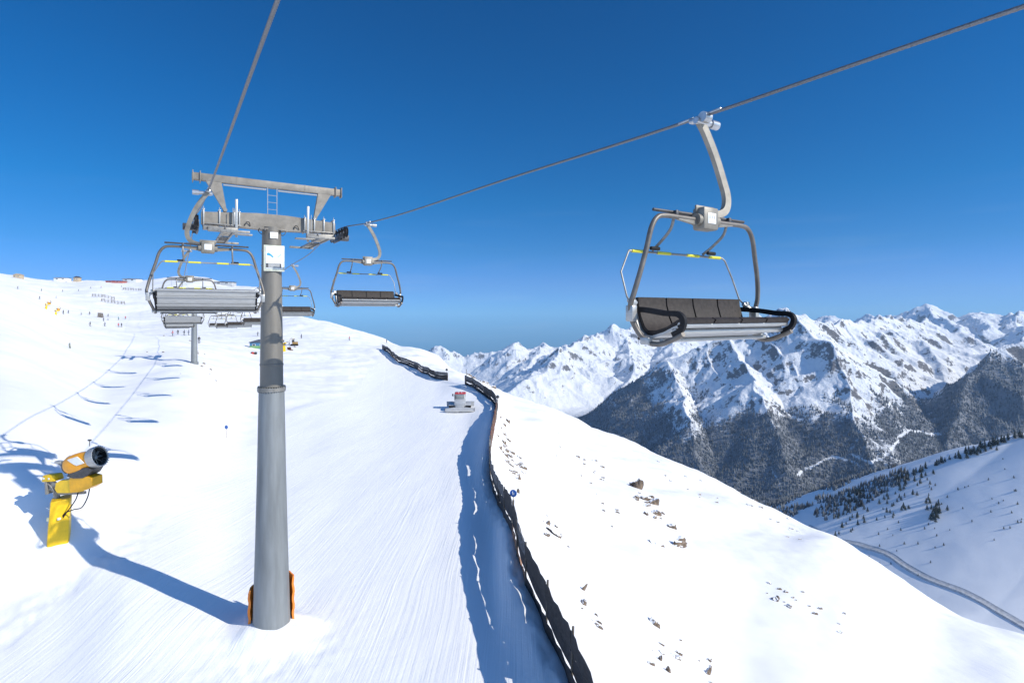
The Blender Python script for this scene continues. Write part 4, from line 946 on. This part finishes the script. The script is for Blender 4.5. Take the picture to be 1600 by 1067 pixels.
m = MB(); m.cyl((0, 0, 0), (0, 0, 2.2), .06, n=8); m.build('post', M_wood, t); m = MB(); m.lathe([(0, -.3), (.22, -.2), (.3, 0), (.2, .25), (0, .3)], 12, 0, M3(0, 0, 2.4)); m.build('head', M_dkst, t)

# ================================================================== HUTS and things behind the tower pole
def hut(name, px, py, wm, dm, hm, label, cat, wall, roofm, rz=.3, y0=60, band=None, flat=False):
    p = hit(px, py, y0); t = thing(name, label, cat, p, rz)
    m = MB(); m.box((0, 0, hm/2-.5), (wm, dm, hm+1), bevel=.03); wl = m.build('wall', wall, t)
    if band: m = MB(); m.box((0, -dm/2-.02, hm*.22), (wm*.98, .05, hm*.44), bevel=.01); m.build('lower_panel', band, wl)
    rh = hm*(.12 if flat else .42)
    m = MB(); m.prism([(-wm*.56, hm), (-wm*.56, hm+.15), (0, hm+rh+.15), (wm*.56, hm+.15), (wm*.56, hm)], dm*1.12); m.build('roof', roofm, t)
    for k in (-.25, .2): m = MB(); m.box((k*wm, -dm/2-.03, hm*.60), (wm*.2, .06, hm*.3), bevel=.01); w_ = m.build('window', M_white, wl); m = MB(); m.box((k*wm, -dm/2-.07, hm*.60), (wm*.16, .03, hm*.24)); m.build('pane', M_glass, w_)
    return t
M_bl = mat('teal_wall', (.05, .16, .30), .6); M_gr = mat('green_panel', (.16, .32, .12), .6); M_rfd = mat('dark_roof', (.06, .07, .10), .7)
pY = hit(402, 544, 60).y
sc_ = pY/F
hut('ski_hut', 404, 544, 24*sc_, 14*sc_, 9*sc_, 'small blue and green hut with a dark roof behind the tower pole', 'hut', M_bl, M_rfd, .35, band=M_gr)
p = hit(446, 549, 60); c = dup(gun); c['label'] = 'partly hidden yellow snow cannon just right of the tower pole'; c.location = p+Vector((-.3, 0, 0)); s_ = p.y*22/F/5.2; c.scale = (s_,)*3; c.rotation_euler = (0, 0, R(160)); 
p = hit(460, 540, 60); t = thing('excavator', 'brown and yellow tracked excavator parked on snow right of the tower', 'excavator', p, R(20)); k = p.y/F*14/4.0
m = MB(); m.box((-.0, -.9, .35), (3.2, .6, .7), bevel=.15); m.build('track', M_black, t); m = MB(); m.box((0, .9, .35), (3.2, .6, .7), bevel=.15); m.build('track', M_black, t)
m = MB(); m.box((.3, 0, 1.2), (2.4, 1.9, 1.0), bevel=.12); m.build('body', mat('brown_yellow_paint', (.32, .20, .06)), t)
m = MB(); m.box((-.5, -.4, 2.0), (1.1, 1.0, 1.2), bevel=.1, taper=.9); cb = m.build('cab', M_dkst, t); m = MB(); m.box((-.5, -.92, 2.1), (.8, .03, .7)); m.build('window', M_glass, cb)
m = MB(); m.tube([(-.8, .5, 1.4), (-1.2, .5, 3.4), (-1.8, .5, 3.0)], .13, 6, flat=(.25, .3)); m.tube([(-1.8, .5, 3.0), (-2.2, .5, 1.2)], .1, 6, flat=(.2, .22)); m.build('boom', M_tan, t)
m = MB(); m.prism([(-2.5, .6), (-2.0, .6), (-1.9, 1.1), (-2.3, 1.3)], .8, M3(0, .5, 0)); m.build('bucket', M_dkst, t)
t.scale = (k,)*3
def crate_pile(px, py, wpx, hpx, label, mats, name='equipment_pile', cat='equipment'):
    p = hit(px, py, 40); k = p.y/F; t = thing(name, label, cat, p, R(rnd.uniform(-20, 20)))
    r_ = random.Random(px)
    for i in range(5):
        m = MB(); w_ = wpx*k*r_.uniform(.2, .4); m.box(((i-2)/5*wpx*k, r_.uniform(-.3, .3), hpx*k*.3), (w_, w_, hpx*k*r_.uniform(.5, 1)), Matrix.Rotation(r_.uniform(-.5, .5), 3, 'Y'), bevel=.03); m.build('box', mats[i % len(mats)], t)
crate_pile(396, 553, 9, 4, 'low red and dark gear piled on the snow below the blue hut', [M_rust, M_dkst, M_red])
crate_pile(452, 547, 6, 6, 'dark red machine part between the yellow cannon and the excavator', [M_rust, M_dkst])
# mountain station buildings on the skyline
hut('lodge', 98, 439, 18*.78, 9, 3.4, 'long low white lodge on the left skyline', 'building', M_white, M_rfd, .15, 500, flat=True)
hut('cabin', 121, 440, 7*.8, 6, 4.5, 'small tan cabin right of the white lodge on the skyline', 'building', M_tan, M_rfd, .2, 500)
hut('station_building', 182, 442, 22*.8, 9, 1.9, 'low red building on the left skyline', 'building', mat('faded_red', (.42, .13, .11)), mat('faded_red_roof', (.36, .12, .10)), .1, 500, flat=True)
hut('station_hall', 207, 441, 22*.8, 9, 3.6, 'dark glazed white building right of the red one on the skyline', 'building', M_white, M_dkst, -.1, 500, flat=True)
hut('shed', 29, 435, 10*.6, 5, 3, 'small tan shed on the far left skyline', 'building', M_tan, M_tan, .2, 350)
hut('lift_station', 352, 446, 24*.78, 9, 3.4, 'dark roofed lift station on the skyline left of the tower pole', 'building', M_grey, M_dkst, 0, 450, flat=True)
p = hit(292, 434, 400); m = MB(); m.cyl(p-Vector((0, 0, 1)), p+Vector((0, 0, 12)), .16, n=6); tag(m.build('mast', M_galvl), 'thin pale mast on the summit above the silver chair', 'mast')
# avalanche racks on the upper slope
def rack(px, py, wpx, label):
    p = hit(px, py, 250); k = p.y/F; t = thing('avalanche_barrier', label, 'avalanche barrier', p, R(8), 'avalanche barriers on the upper slope'); n = 8; wm = wpx*k
    for i in range(n):
        x = (i/(n-1)-.5)*wm; zg = G(p.x+x*.99, p.y+x*.14)-p.z
        m = MB(); m.cyl((x, 0, zg-.5), (x, .6, zg+2.6), .12, n=6); m.cyl((x, 1.6, zg-.5), (x, .5, zg+2.0), .1, n=6); m.build('post', M_wood, t)
        if i < n-1:
            x2 = ((i+1)/(n-1)-.5)*wm; m = MB()
            for h_ in (.9, 1.5, 2.1): m.cyl((x+.15, .1+h_*.2, zg+h_), (x2-.15, .1+h_*.2, zg+h_), .13, n=5)
            m.build('rail', M_grey if i % 3 else M_wood, t)
rack(161, 465, 32, 'long grey avalanche barrier rack, middle of the three rows')
rack(176, 474, 33, 'long grey avalanche barrier rack, lowest of the three rows')
rack(206, 454, 26, 'long grey avalanche barrier rack, highest of the three rows beside the silver chair')
rack(156, 496, 7, 'short avalanche barrier rack low on the slope above the skiers')
p = hit(109, 544, 60, 130); t = thing('notice_panel', 'small grey slanted panel alone on the smooth snow bank at left', 'sign', p, R(-35)); k = p.y/F
m = MB(); m.box((0, 0, 4.5*k), (6*k, .1, 7*k), Matrix.Rotation(R(-25), 3, 'Y'), bevel=.02); m.build('panel', mat('grey_green_board', (.30, .32, .26)), t); m = MB(); m.cyl((0, .1, -.3), (0, .1, 4*k), .05, n=6); m.build('post', M_wood, t)

# ================================================================== SKIERS
def make_skier():
    sk = bpy.data.meshes.new('person_rig'); ob = bpy.data.objects.new('person_rig', sk); COL.objects.link(ob)
    J = [((0, 0, .93), .15), ((0, .04, 1.15), .15), ((0, .02, 1.38), .17), ((0, .0, 1.53), .06), ((0, -.02, 1.60), .08), ((0, -.02, 1.72), .10),
         ((-.19, .02, 1.43), .07), ((-.30, -.12, 1.20), .055), ((-.30, -.34, 1.05), .045), ((-.29, -.42, 1.03), .05),
         ((.19, .02, 1.43), .07), ((.30, -.12, 1.20), .055), ((.30, -.34, 1.05), .045), ((.29, -.42, 1.03), .05),
         ((-.11, .02, .86), .10), ((-.14, -.16, .52), .075), ((-.14, .02, .12), .065), ((-.14, -.16, .06), .06),
         ((.11, .02, .86), .10), ((.14, -.16, .52), .075), ((.14, .02, .12), .065), ((.14, -.16, .06), .06)]
    E = [(0, 1), (1, 2), (2, 3), (3, 4), (4, 5), (2, 6), (6, 7), (7, 8), (8, 9), (2, 10), (10, 11), (11, 12), (12, 13), (0, 14), (14, 15), (15, 16), (16, 17), (0, 18), (18, 19), (19, 20), (20, 21)]
    sk.from_pydata([j[0] for j in J], E, []); md = ob.modifiers.new('skin', 'SKIN')
    for i, j in enumerate(J): sk.skin_vertices[0].data[i].radius = (j[1], j[1])
    sk.skin_vertices[0].data[0].use_root = True
    sb = ob.modifiers.new('sub', 'SUBSURF'); sb.levels = 1
    dg = bpy.context.evaluated_depsgraph_get(); me = bpy.data.meshes.new_from_object(ob.evaluated_get(dg)); bpy.data.objects.remove(ob)
    return me
body = make_skier(); body.shade_smooth()
JK = [M_red, mat('navy_jacket', (.02, .03, .10)), mat('black_jacket', (.02, .02, .022)), mat('teal_jacket', (.02, .22, .25)), mat('white_jacket', (.6, .6, .6))]
JN = ['red', 'navy', 'black', 'teal', 'white']; M_tr = mat('dark_trousers', (.03, .03, .035))
bodies = []
for jm in JK:
    b_ = body.copy(); b_.materials.clear(); [b_.materials.append(x) for x in (jm, M_tr, M_skin)]
    for pgn in b_.polygons:
        z = pgn.center.z; pgn.material_index = 1 if z < .92 or (pgn.center.y < -.38) else (2 if 1.54 < z < 1.68 and pgn.center.y < -.02 else 0)
    bodies.append(b_)
mk = MB()
mk.lathe([(.0, .13), (.09, .10), (.125, .02), (.12, -.05)], 14); helm = mk
def skier(px, py, ci, label, y0=130, rz=0, mul=1):
    p = hit(px, py, y0); t = thing('person', label, 'skier', p, rz, 'skiers on the upper piste')
    o = bpy.data.objects.new('body', bodies[ci]); COL.objects.link(o); o.parent = t
    if not hasattr(skier, 'h'):
        h = MB(); h.lathe([(0, .13), (.09, .10), (.125, .02), (.12, -.05)], 14, 0, M3(0, -.01, 1.74)); skier.h = h.build('helmet', M_dkst, t)
        skis = []
        for sx in (-1, 1):
            s_ = MB(); s_.tube([(sx*.14, .70, .03), (sx*.14, -.75, .03), (sx*.14, -.95, .12)], .03, 4, flat=(.09, .025)); skis.append(s_.build('ski', M_dkst, t))
            s_ = MB(); s_.cyl((sx*.30, -.42, 1.08), (sx*.42, .25, .15), .014, n=5); skis.append(s_.build('ski_pole', M_dkst, t))
        skier.s = skis
    else:
        for q in [skier.h]+skier.s: c = q.copy(); COL.objects.link(c); c.parent = t
    return t
SK = [(141, 510, 2, 'skier in black standing lowest at left on the piste above the ridge'), (164, 510, 1, 'skier in navy standing in the middle of the lowest row'), (185, 511, 0, 'skier in red, left one of the close pair at the right of the lowest row'), (190, 511, 2, 'skier in black, right one of the close pair beside the red jacket'),
      (162, 502, 2, 'skier in black just above the middle skier of the lowest row'), (169, 501, 4, 'skier in white a little right of the black one in the second row'), (169, 495, 2, 'skier in black just under the lowest avalanche barriers'), (185, 500, 3, 'skier in teal above the close pair'), (196, 499, 0, 'skier in red at the right end of the second row'),
      (99, 491, 2, 'skier in black right beside the lower tiny yellow cannon'), (107, 490, 1, 'skier in navy second to the right of the tiny yellow cannons'), (127, 492, 4, 'skier in white between the yellow cannons and the barriers'), (140, 492, 2, 'skier in black left of the short barrier rack'),
      (28, 452, 2, 'skier in black high at the far left near the ridge'), (62, 468, 1, 'skier in navy on the upper left slope below the tan shed'), (65, 455, 2, 'skier in black highest on the left slope'), (98, 456, 2, 'skier in black below the white lodge'), (88, 466, 4, 'skier in white left below the white lodge'), (123, 455, 1, 'skier in navy below the tan cabin'), (142, 451, 2, 'skier in black just below the skyline left of the red building'), (158, 450, 0, 'skier in red just below the red building'), (190, 449, 2, 'skier in black right below the skyline near the red building'),
      (270, 525, 0, 'skier in red under the small silver chair'), (278, 523, 2, 'skier in black next to the red one under the small silver chair'), (288, 524, 2, 'skier in black, middle of the group under the small silver chair'), (295, 524, 1, 'skier in navy at the right of the group under the small silver chair'),
      (311, 536, 2, 'skier in black alone right of the far lift tower'), (403, 525, 2, 'skier in black above the blue hut'), (471, 529, 1, 'skier in navy alone right of the excavator'), (546, 532, 0, 'skier in red alone high on the main piste'), (604, 536, 2, 'skier in black beyond the top of the far fence')]
for i, (px, py, ci, lab) in enumerate(SK): skier(px, py, ci, lab, rz=rnd.uniform(-1.5, 1.5))

# ================================================================== ROCKS on the right hillside
def rock_mesh(seed, n=3):
    r_ = random.Random(seed); bm = bmesh.new(); bmesh.ops.create_icosphere(bm, subdivisions=n, radius=1)
    ox = seed*3.7
    pl_ = [(Vector((r_.gauss(0, 1), r_.gauss(0, 1), r_.gauss(0, 1))).normalized(), r_.uniform(.45, .8)) for _ in range(9)]
    for v in bm.verts:
        for nn, d in pl_:
            q = v.co.dot(nn)-d
            if q > 0: v.co -= nn*q
        v.co *= 1+.12*math.sin(v.co.x*5+ox)*math.cos(v.co.y*4+ox)+.09*math.sin(v.co.z*9+v.co.x*7+ox)
    me = bpy.data.meshes.new('rock'); bm.to_mesh(me); bm.free(); me.materials.append(M_rock); return me
RM = [rock_mesh(i) for i in range(8)]
def rock(px, py, wpx, hpx, ang, label, sq=.7):
    p = hit(px, py, 15, 260); k = p.y/F
    o = bpy.data.objects.new('rock', rnd.choice(RM)); COL.objects.link(o); o.location = p+Vector((0, 0, hpx*k*.04)); o.scale = (wpx*k*.86, wpx*k*.66, hpx*k*.95)
    o.rotation_euler = (rnd.uniform(-.2, .2), R(ang), rnd.uniform(-.4, .4)); return tag(o, label, 'rock', 'rocks sticking out of the right hand snow slope')
big = [(997, 763, 9, 18, 20, 'tallest brown rock of the upper cluster on the right slope'), (990, 760, 9, 9, -20, 'grey rock leaning on the tallest brown rock'), (1008, 780, 16, 7, 30, 'flat brown rock just below the tallest rock of the cluster'), (1021, 787, 11, 12, 40, 'dark brown rock at the right of the upper rock cluster'), (1025, 803, 12, 7, 25, 'small dark rock under the upper rock cluster'),
       (1050, 824, 14, 8, 20, 'isolated brown rock right of and below the upper rock cluster'), (1059, 852, 20, 12, -20, 'wedge shaped brown rock lowest of the upper rocks'), (1026, 850, 18, 4, 25, 'thin dark rock ledge left of the wedge shaped rock'),
       (1021, 973, 13, 13, 35, 'tan pointed rock in the middle of the lower right slope'), (1027, 979, 6, 7, 0, 'small greenish rock touching the tan pointed rock'), (1058, 1028, 12, 5, 10, 'flat tan rock near the bottom of the frame'), (1106, 1052, 8, 11, 30, 'tan rock near the bottom edge'), (1045, 1049, 6, 11, -10, 'narrow tan rock lowest in the bottom group, left of the tan one'), (1032, 1031, 5, 9, 10, 'narrow brown rock left of the flat tan rock'),
       (870, 836, 20, 5, 45, 'thin dark rock strip right of the blue marker'), (856, 819, 6, 6, 10, 'greenish brown rock right of the blue marker, above the thin strip'), (812, 749, 4, 9, -10, 'upright brown rock directly above the blue marker'), (911, 921, 5, 12, 30, 'slanted dark rock beside the fence, upper of two'), (912, 943, 9, 9, 10, 'dark brown rock beside the fence, lower of two'), (810, 770, 3, 9, 0, 'reddish rock right against the blue marker'),
       (1213, 938, 7, 9, 20, 'dark rock on the far right slope'), (1232, 948, 9, 5, 0, 'grey snow capped boulder right of the dark rock on the far right slope')]
for a in big: rock(*a)
# small stones: scatters follow the bands the photo shows
def band(n, x0, y0, x1, y1, spread, size, label, elong=1.6, ang=25, grp=None):
    for i in range(n):
        f = rnd.random(); px = x0+(x1-x0)*f+rnd.gauss(0, spread); py = y0+(y1-y0)*f+rnd.gauss(0, spread); s_ = size*rnd.uniform(.5, 1.3)
        o = rock(px, py, s_*elong, s_, ang+rnd.uniform(-25, 25), label); o.name = 'stone'; o['group'] = grp or label
band(34, 783, 662, 800, 745, 7, 3.2, 'small dark stone beside the red brown part of the fence', 1.8, 40)
band(13, 803, 712, 818, 742, 6, 3.6, 'small brown stone on the slope above the blue marker', 1.8, 40)
band(15, 735, 585, 775, 605, 4, 2.6, 'small dark stone on the slope above the groomer fence', 2.0, 25)
band(12, 985, 750, 1030, 820, 7, 4, 'small stone in the upper rock cluster', 1.5, 25)
band(10, 848, 812, 880, 850, 6, 3, 'small stone near the thin rock strip right of the blue marker', 1.5, 45)
band(9, 920, 955, 940, 985, 7, 3.5, 'small stone below the dark rocks beside the fence', 1.5, 45)
band(11, 1020, 1010, 1110, 1050, 10, 4, 'small tan stone near the bottom edge of the slope', 1.6, 20)
band(16, 1195, 915, 1345, 985, 9, 3, 'small stone on the lower right slope', 1.5, 10)
band(12, 855, 670, 945, 740, 12, 2.5, 'small stone high on the right slope', 1.6, 20)
band(12, 900, 720, 960, 800, 14, 2.2, 'small stone in the middle of the right slope', 1.6, 30)
band(16, 1150, 768, 1250, 835, 6, 2.2, 'small stone near the right slope crest', 2.2, 20)
band(10, 1000, 720, 1130, 790, 8, 2, 'small stone below the middle of the slope crest', 1.6, 20)
band(8, 440, 525, 455, 545, 6, 2, 'small stone behind the tower pole', 1.6, 20)
band(14, 240, 540, 340, 585, 16, 1.8, 'small stone on the upper bank left of the tower', 1.6, 10)

# ================================================================== TREES
M_fol = mat('dark_conifer', (.028, .042, .030), .9, 0, .35, .4); M_trk = mat('conifer_trunk', (.09, .06, .045), .9)
def crown_bm(seed, h=10, tiers=7):
    r_ = random.Random(seed); mb = MB()
    for k in range(tiers):
        z = h*(.12+.86*k/tiers); rr = h*.20*(1-k/tiers)**.8+.15; n = 9
        for i in range(n):
            a = 2*math.pi*(i+r_.random()*.6)/n; q = rr*r_.uniform(.7, 1.2); wd = .35; d = h*.10*r_.uniform(.6, 1.3)
            c, s_ = math.cos(a), math.sin(a)
            mb.add([(0, 0, z+h*.16), (c*q-s_*wd*q*.6, s_*q+c*wd*q*.6, z-d*.3), (c*q*1.15, s_*q*1.15, z-d), (c*q+s_*wd*q*.6, s_*q-c*wd*q*.6, z-d*.3)], [(0, 1, 2), (0, 2, 3), (0, 3, 1), (1, 3, 2)])
    return mb
def make_tree(seed, loc, label):
    t = thing('conifer', label, 'tree', loc, 0, 'conifers on the shaded slope across the valley')
    crown_bm(seed).build('crown', M_fol, t, smooth=False); m = MB(); m.cyl((0, 0, -1), (0, 0, 8), .22, .05, n=6); m.build('trunk', M_trk, t); return t
def far_hits(px, py, y0=450, y1=2500):
    Y = np.linspace(y0, y1, 900); X = (px-800)/F*Y; zr = (HZ-py)/F*Y; g = far_h(X, Y); k = np.nonzero(zr <= g)[0]
    if len(k) == 0: return None
    return Vector((X[k[0]], Y[k[0]], float(g[k[0]])))
tp_ = [make_tree(i, (0, 0, -3000), 'x') for i in range(3)]; used_t = 0
def place_tree(px, py, hpx, label):
    global used_t
    p = far_hits(px, py)
    if p is None: return
    if used_t < 3: t = tp_[used_t]
    else: t = dup(tp_[rnd.randrange(3)])
    used_t += 1; t['label'] = label; t.location = p; s_ = hpx*p.y/F/10; t.scale = (s_*1.05, s_*1.05, s_); t.rotation_euler = (0, 0, rnd.uniform(0, 6))
def crest_y(px): return float(np.interp(px, [1180, 1230, 1290, 1340, 1400, 1450, 1500, 1545, 1600], [825, 806, 787, 770, 751, 730, 711, 694, 676]))
for i in range(85):
    px = rnd.choice([rnd.uniform(1400, 1540), rnd.uniform(1300, 1540), rnd.uniform(1520, 1598)]); place_tree(px, crest_y(px)+abs(rnd.gauss(3, 5)), rnd.uniform(7, 13), 'dark conifer on the crest of the shaded slope')
for i in range(70):
    px = rnd.uniform(1300, 1460); place_tree(px, crest_y(px)+rnd.uniform(10, 60), rnd.uniform(5, 10), 'dark conifer on the upper shaded slope')
for i in range(22): place_tree(rnd.gauss(1462, 7), rnd.gauss(805, 8), rnd.uniform(7, 11), 'dark conifer in the round clump in the middle of the shaded slope')
for i in range(60): 
    px = rnd.uniform(1320, 1600); place_tree(px, rnd.uniform(crest_y(px)+30, crest_y(px)+170), rnd.uniform(3, 5.5), 'small dark bush on the open shaded slope')
def cones(name, pts, hs, m, label, cat=None):
    n = len(pts); k = 5; a = np.arange(k)*2*np.pi/k
    base = np.stack([np.cos(a)*.19, np.sin(a)*.19, np.zeros(k)], -1); V_ = np.concatenate([base, [[0, 0, 1.0]]])
    al = pts[:, None, :]+V_[None]*hs[:, None, None]; f = np.array([(i, (i+1) % k, k) for i in range(k)])
    fs = (np.arange(n)[:, None, None]*(k+1)+f[None]).reshape(-1, 3)
    me = bpy.data.meshes.new(name); me.vertices.add(n*(k+1)); me.vertices.foreach_set('co', al.reshape(-1).astype(np.float32))
    me.loops.add(fs.size); me.loops.foreach_set('vertex_index', fs.ravel().astype(np.int32)); me.polygons.add(len(fs)); me.polygons.foreach_set('loop_start', np.arange(0, fs.size, 3, dtype=np.int32)); me.polygons.foreach_set('loop_total', np.full(len(fs), 3, np.int32))
    me.materials.append(m); me.update(calc_edges=True); o = bpy.data.objects.new(name, me); COL.objects.link(o)
    return tag(o, label, 'forest', kind='stuff')
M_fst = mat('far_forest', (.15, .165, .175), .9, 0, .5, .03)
rs = np.random.RandomState(5)
# dense wood on the lower left end of the shaded slope, in the valley mouth
n = 9000; px = rs.uniform(1195, 1420, n); Yc = rs.uniform(1200, 2300, n); X = (px-800)/F*Yc; Z = far_h(X, Yc)
cl = fbm(X/120, Yc/120, 3, 90); ok = (cl > -.12)&(px < 1400-(Yc-1300)*.02+60*cl)
pts = np.stack([X, Yc, Z-1], -1)[ok][:5200]; cones('valley_wood', pts, rs.uniform(8, 15, len(pts)), M_fst, 'dark wood filling the valley mouth behind the shaded slope')
n = 150000; az_ = np.arctan((rs.uniform(900, 1600, n)-800)/F); r_ = rs.uniform(2500, 5900, n); X = r_*np.sin(az_); Yc = r_*np.cos(az_); Z = far_h(X, Yc); fd = forest_density(X, Yc, Z)+.5*fbm(X/120, Yc/120, 4, 77)
ok = fd > rs.uniform(.35, .8, n); pts = np.stack([X, Yc, Z-2], -1)[ok][:42000]
cones('mountain_forest', pts, rs.uniform(16, 30, len(pts)), M_fst, 'grey conifer forest covering the lower flanks of the opposite mountain')
# valley road: a packed, slightly raised track along the valley floor
rp = [far_hits(a, b, 430, 2200) for a, b in ((1262, 822), (1300, 842), (1345, 852), (1385, 864), (1415, 884), (1455, 905), (1505, 925), (1560, 955), (1620, 990), (1760, 1075), (1950, 1190))]
rp = smoothpath([p for p in rp if p is not None], 8); m = MB(); n_ = len(rp); vs = []
for i, p_ in enumerate(rp):
    d = (rp[min(i+1, n_-1)]-rp[max(i-1, 0)]); d.z = 0; d.normalize(); nn = Vector((-d.y, d.x, 0))
    for o_, z_ in ((-7, -2), (-5, 1.2), (-3.6, .5), (3.6, .5), (5, 1.2), (7, -2)):
        q = p_+nn*o_; q.z = float(far_h(np.array([q.x]), np.array([q.y]))[0])*.7+p_.z*.3+z_*.8+.6; vs.append(q)
m.add(vs, [(i*6+j, i*6+j+1, (i+1)*6+j+1, (i+1)*6+j) for i in range(n_-1) for j in range(5)])
tag(m.build('road', mat('packed_road_snow', (.50, .51, .53), .8, 0, .15, .2)), 'packed snow road winding along the valley floor', kind='structure')
# ------------------------------------------------------------------ air
def haze():
    m = bpy.data.materials.new('air'); m.use_nodes = True; t = m.node_tree; t.nodes.clear()
    o = t.nodes.new('ShaderNodeOutputMaterial'); v = t.nodes.new('ShaderNodeVolumePrincipled'); v.inputs['Color'].default_value = (.45, .68, 1, 1); v.inputs['Density'].default_value = 3.1e-5; v.inputs['Anisotropy'].default_value = .1
    t.links.new(v.outputs[0], o.inputs['Volume'])
    b = MB(); b.box((0, 0, -350), (40000, 40000, 2600)); ob = b.build('haze', m, smooth=False); tag(ob, 'thin blue mountain air', 'haze', kind='stuff')
haze()
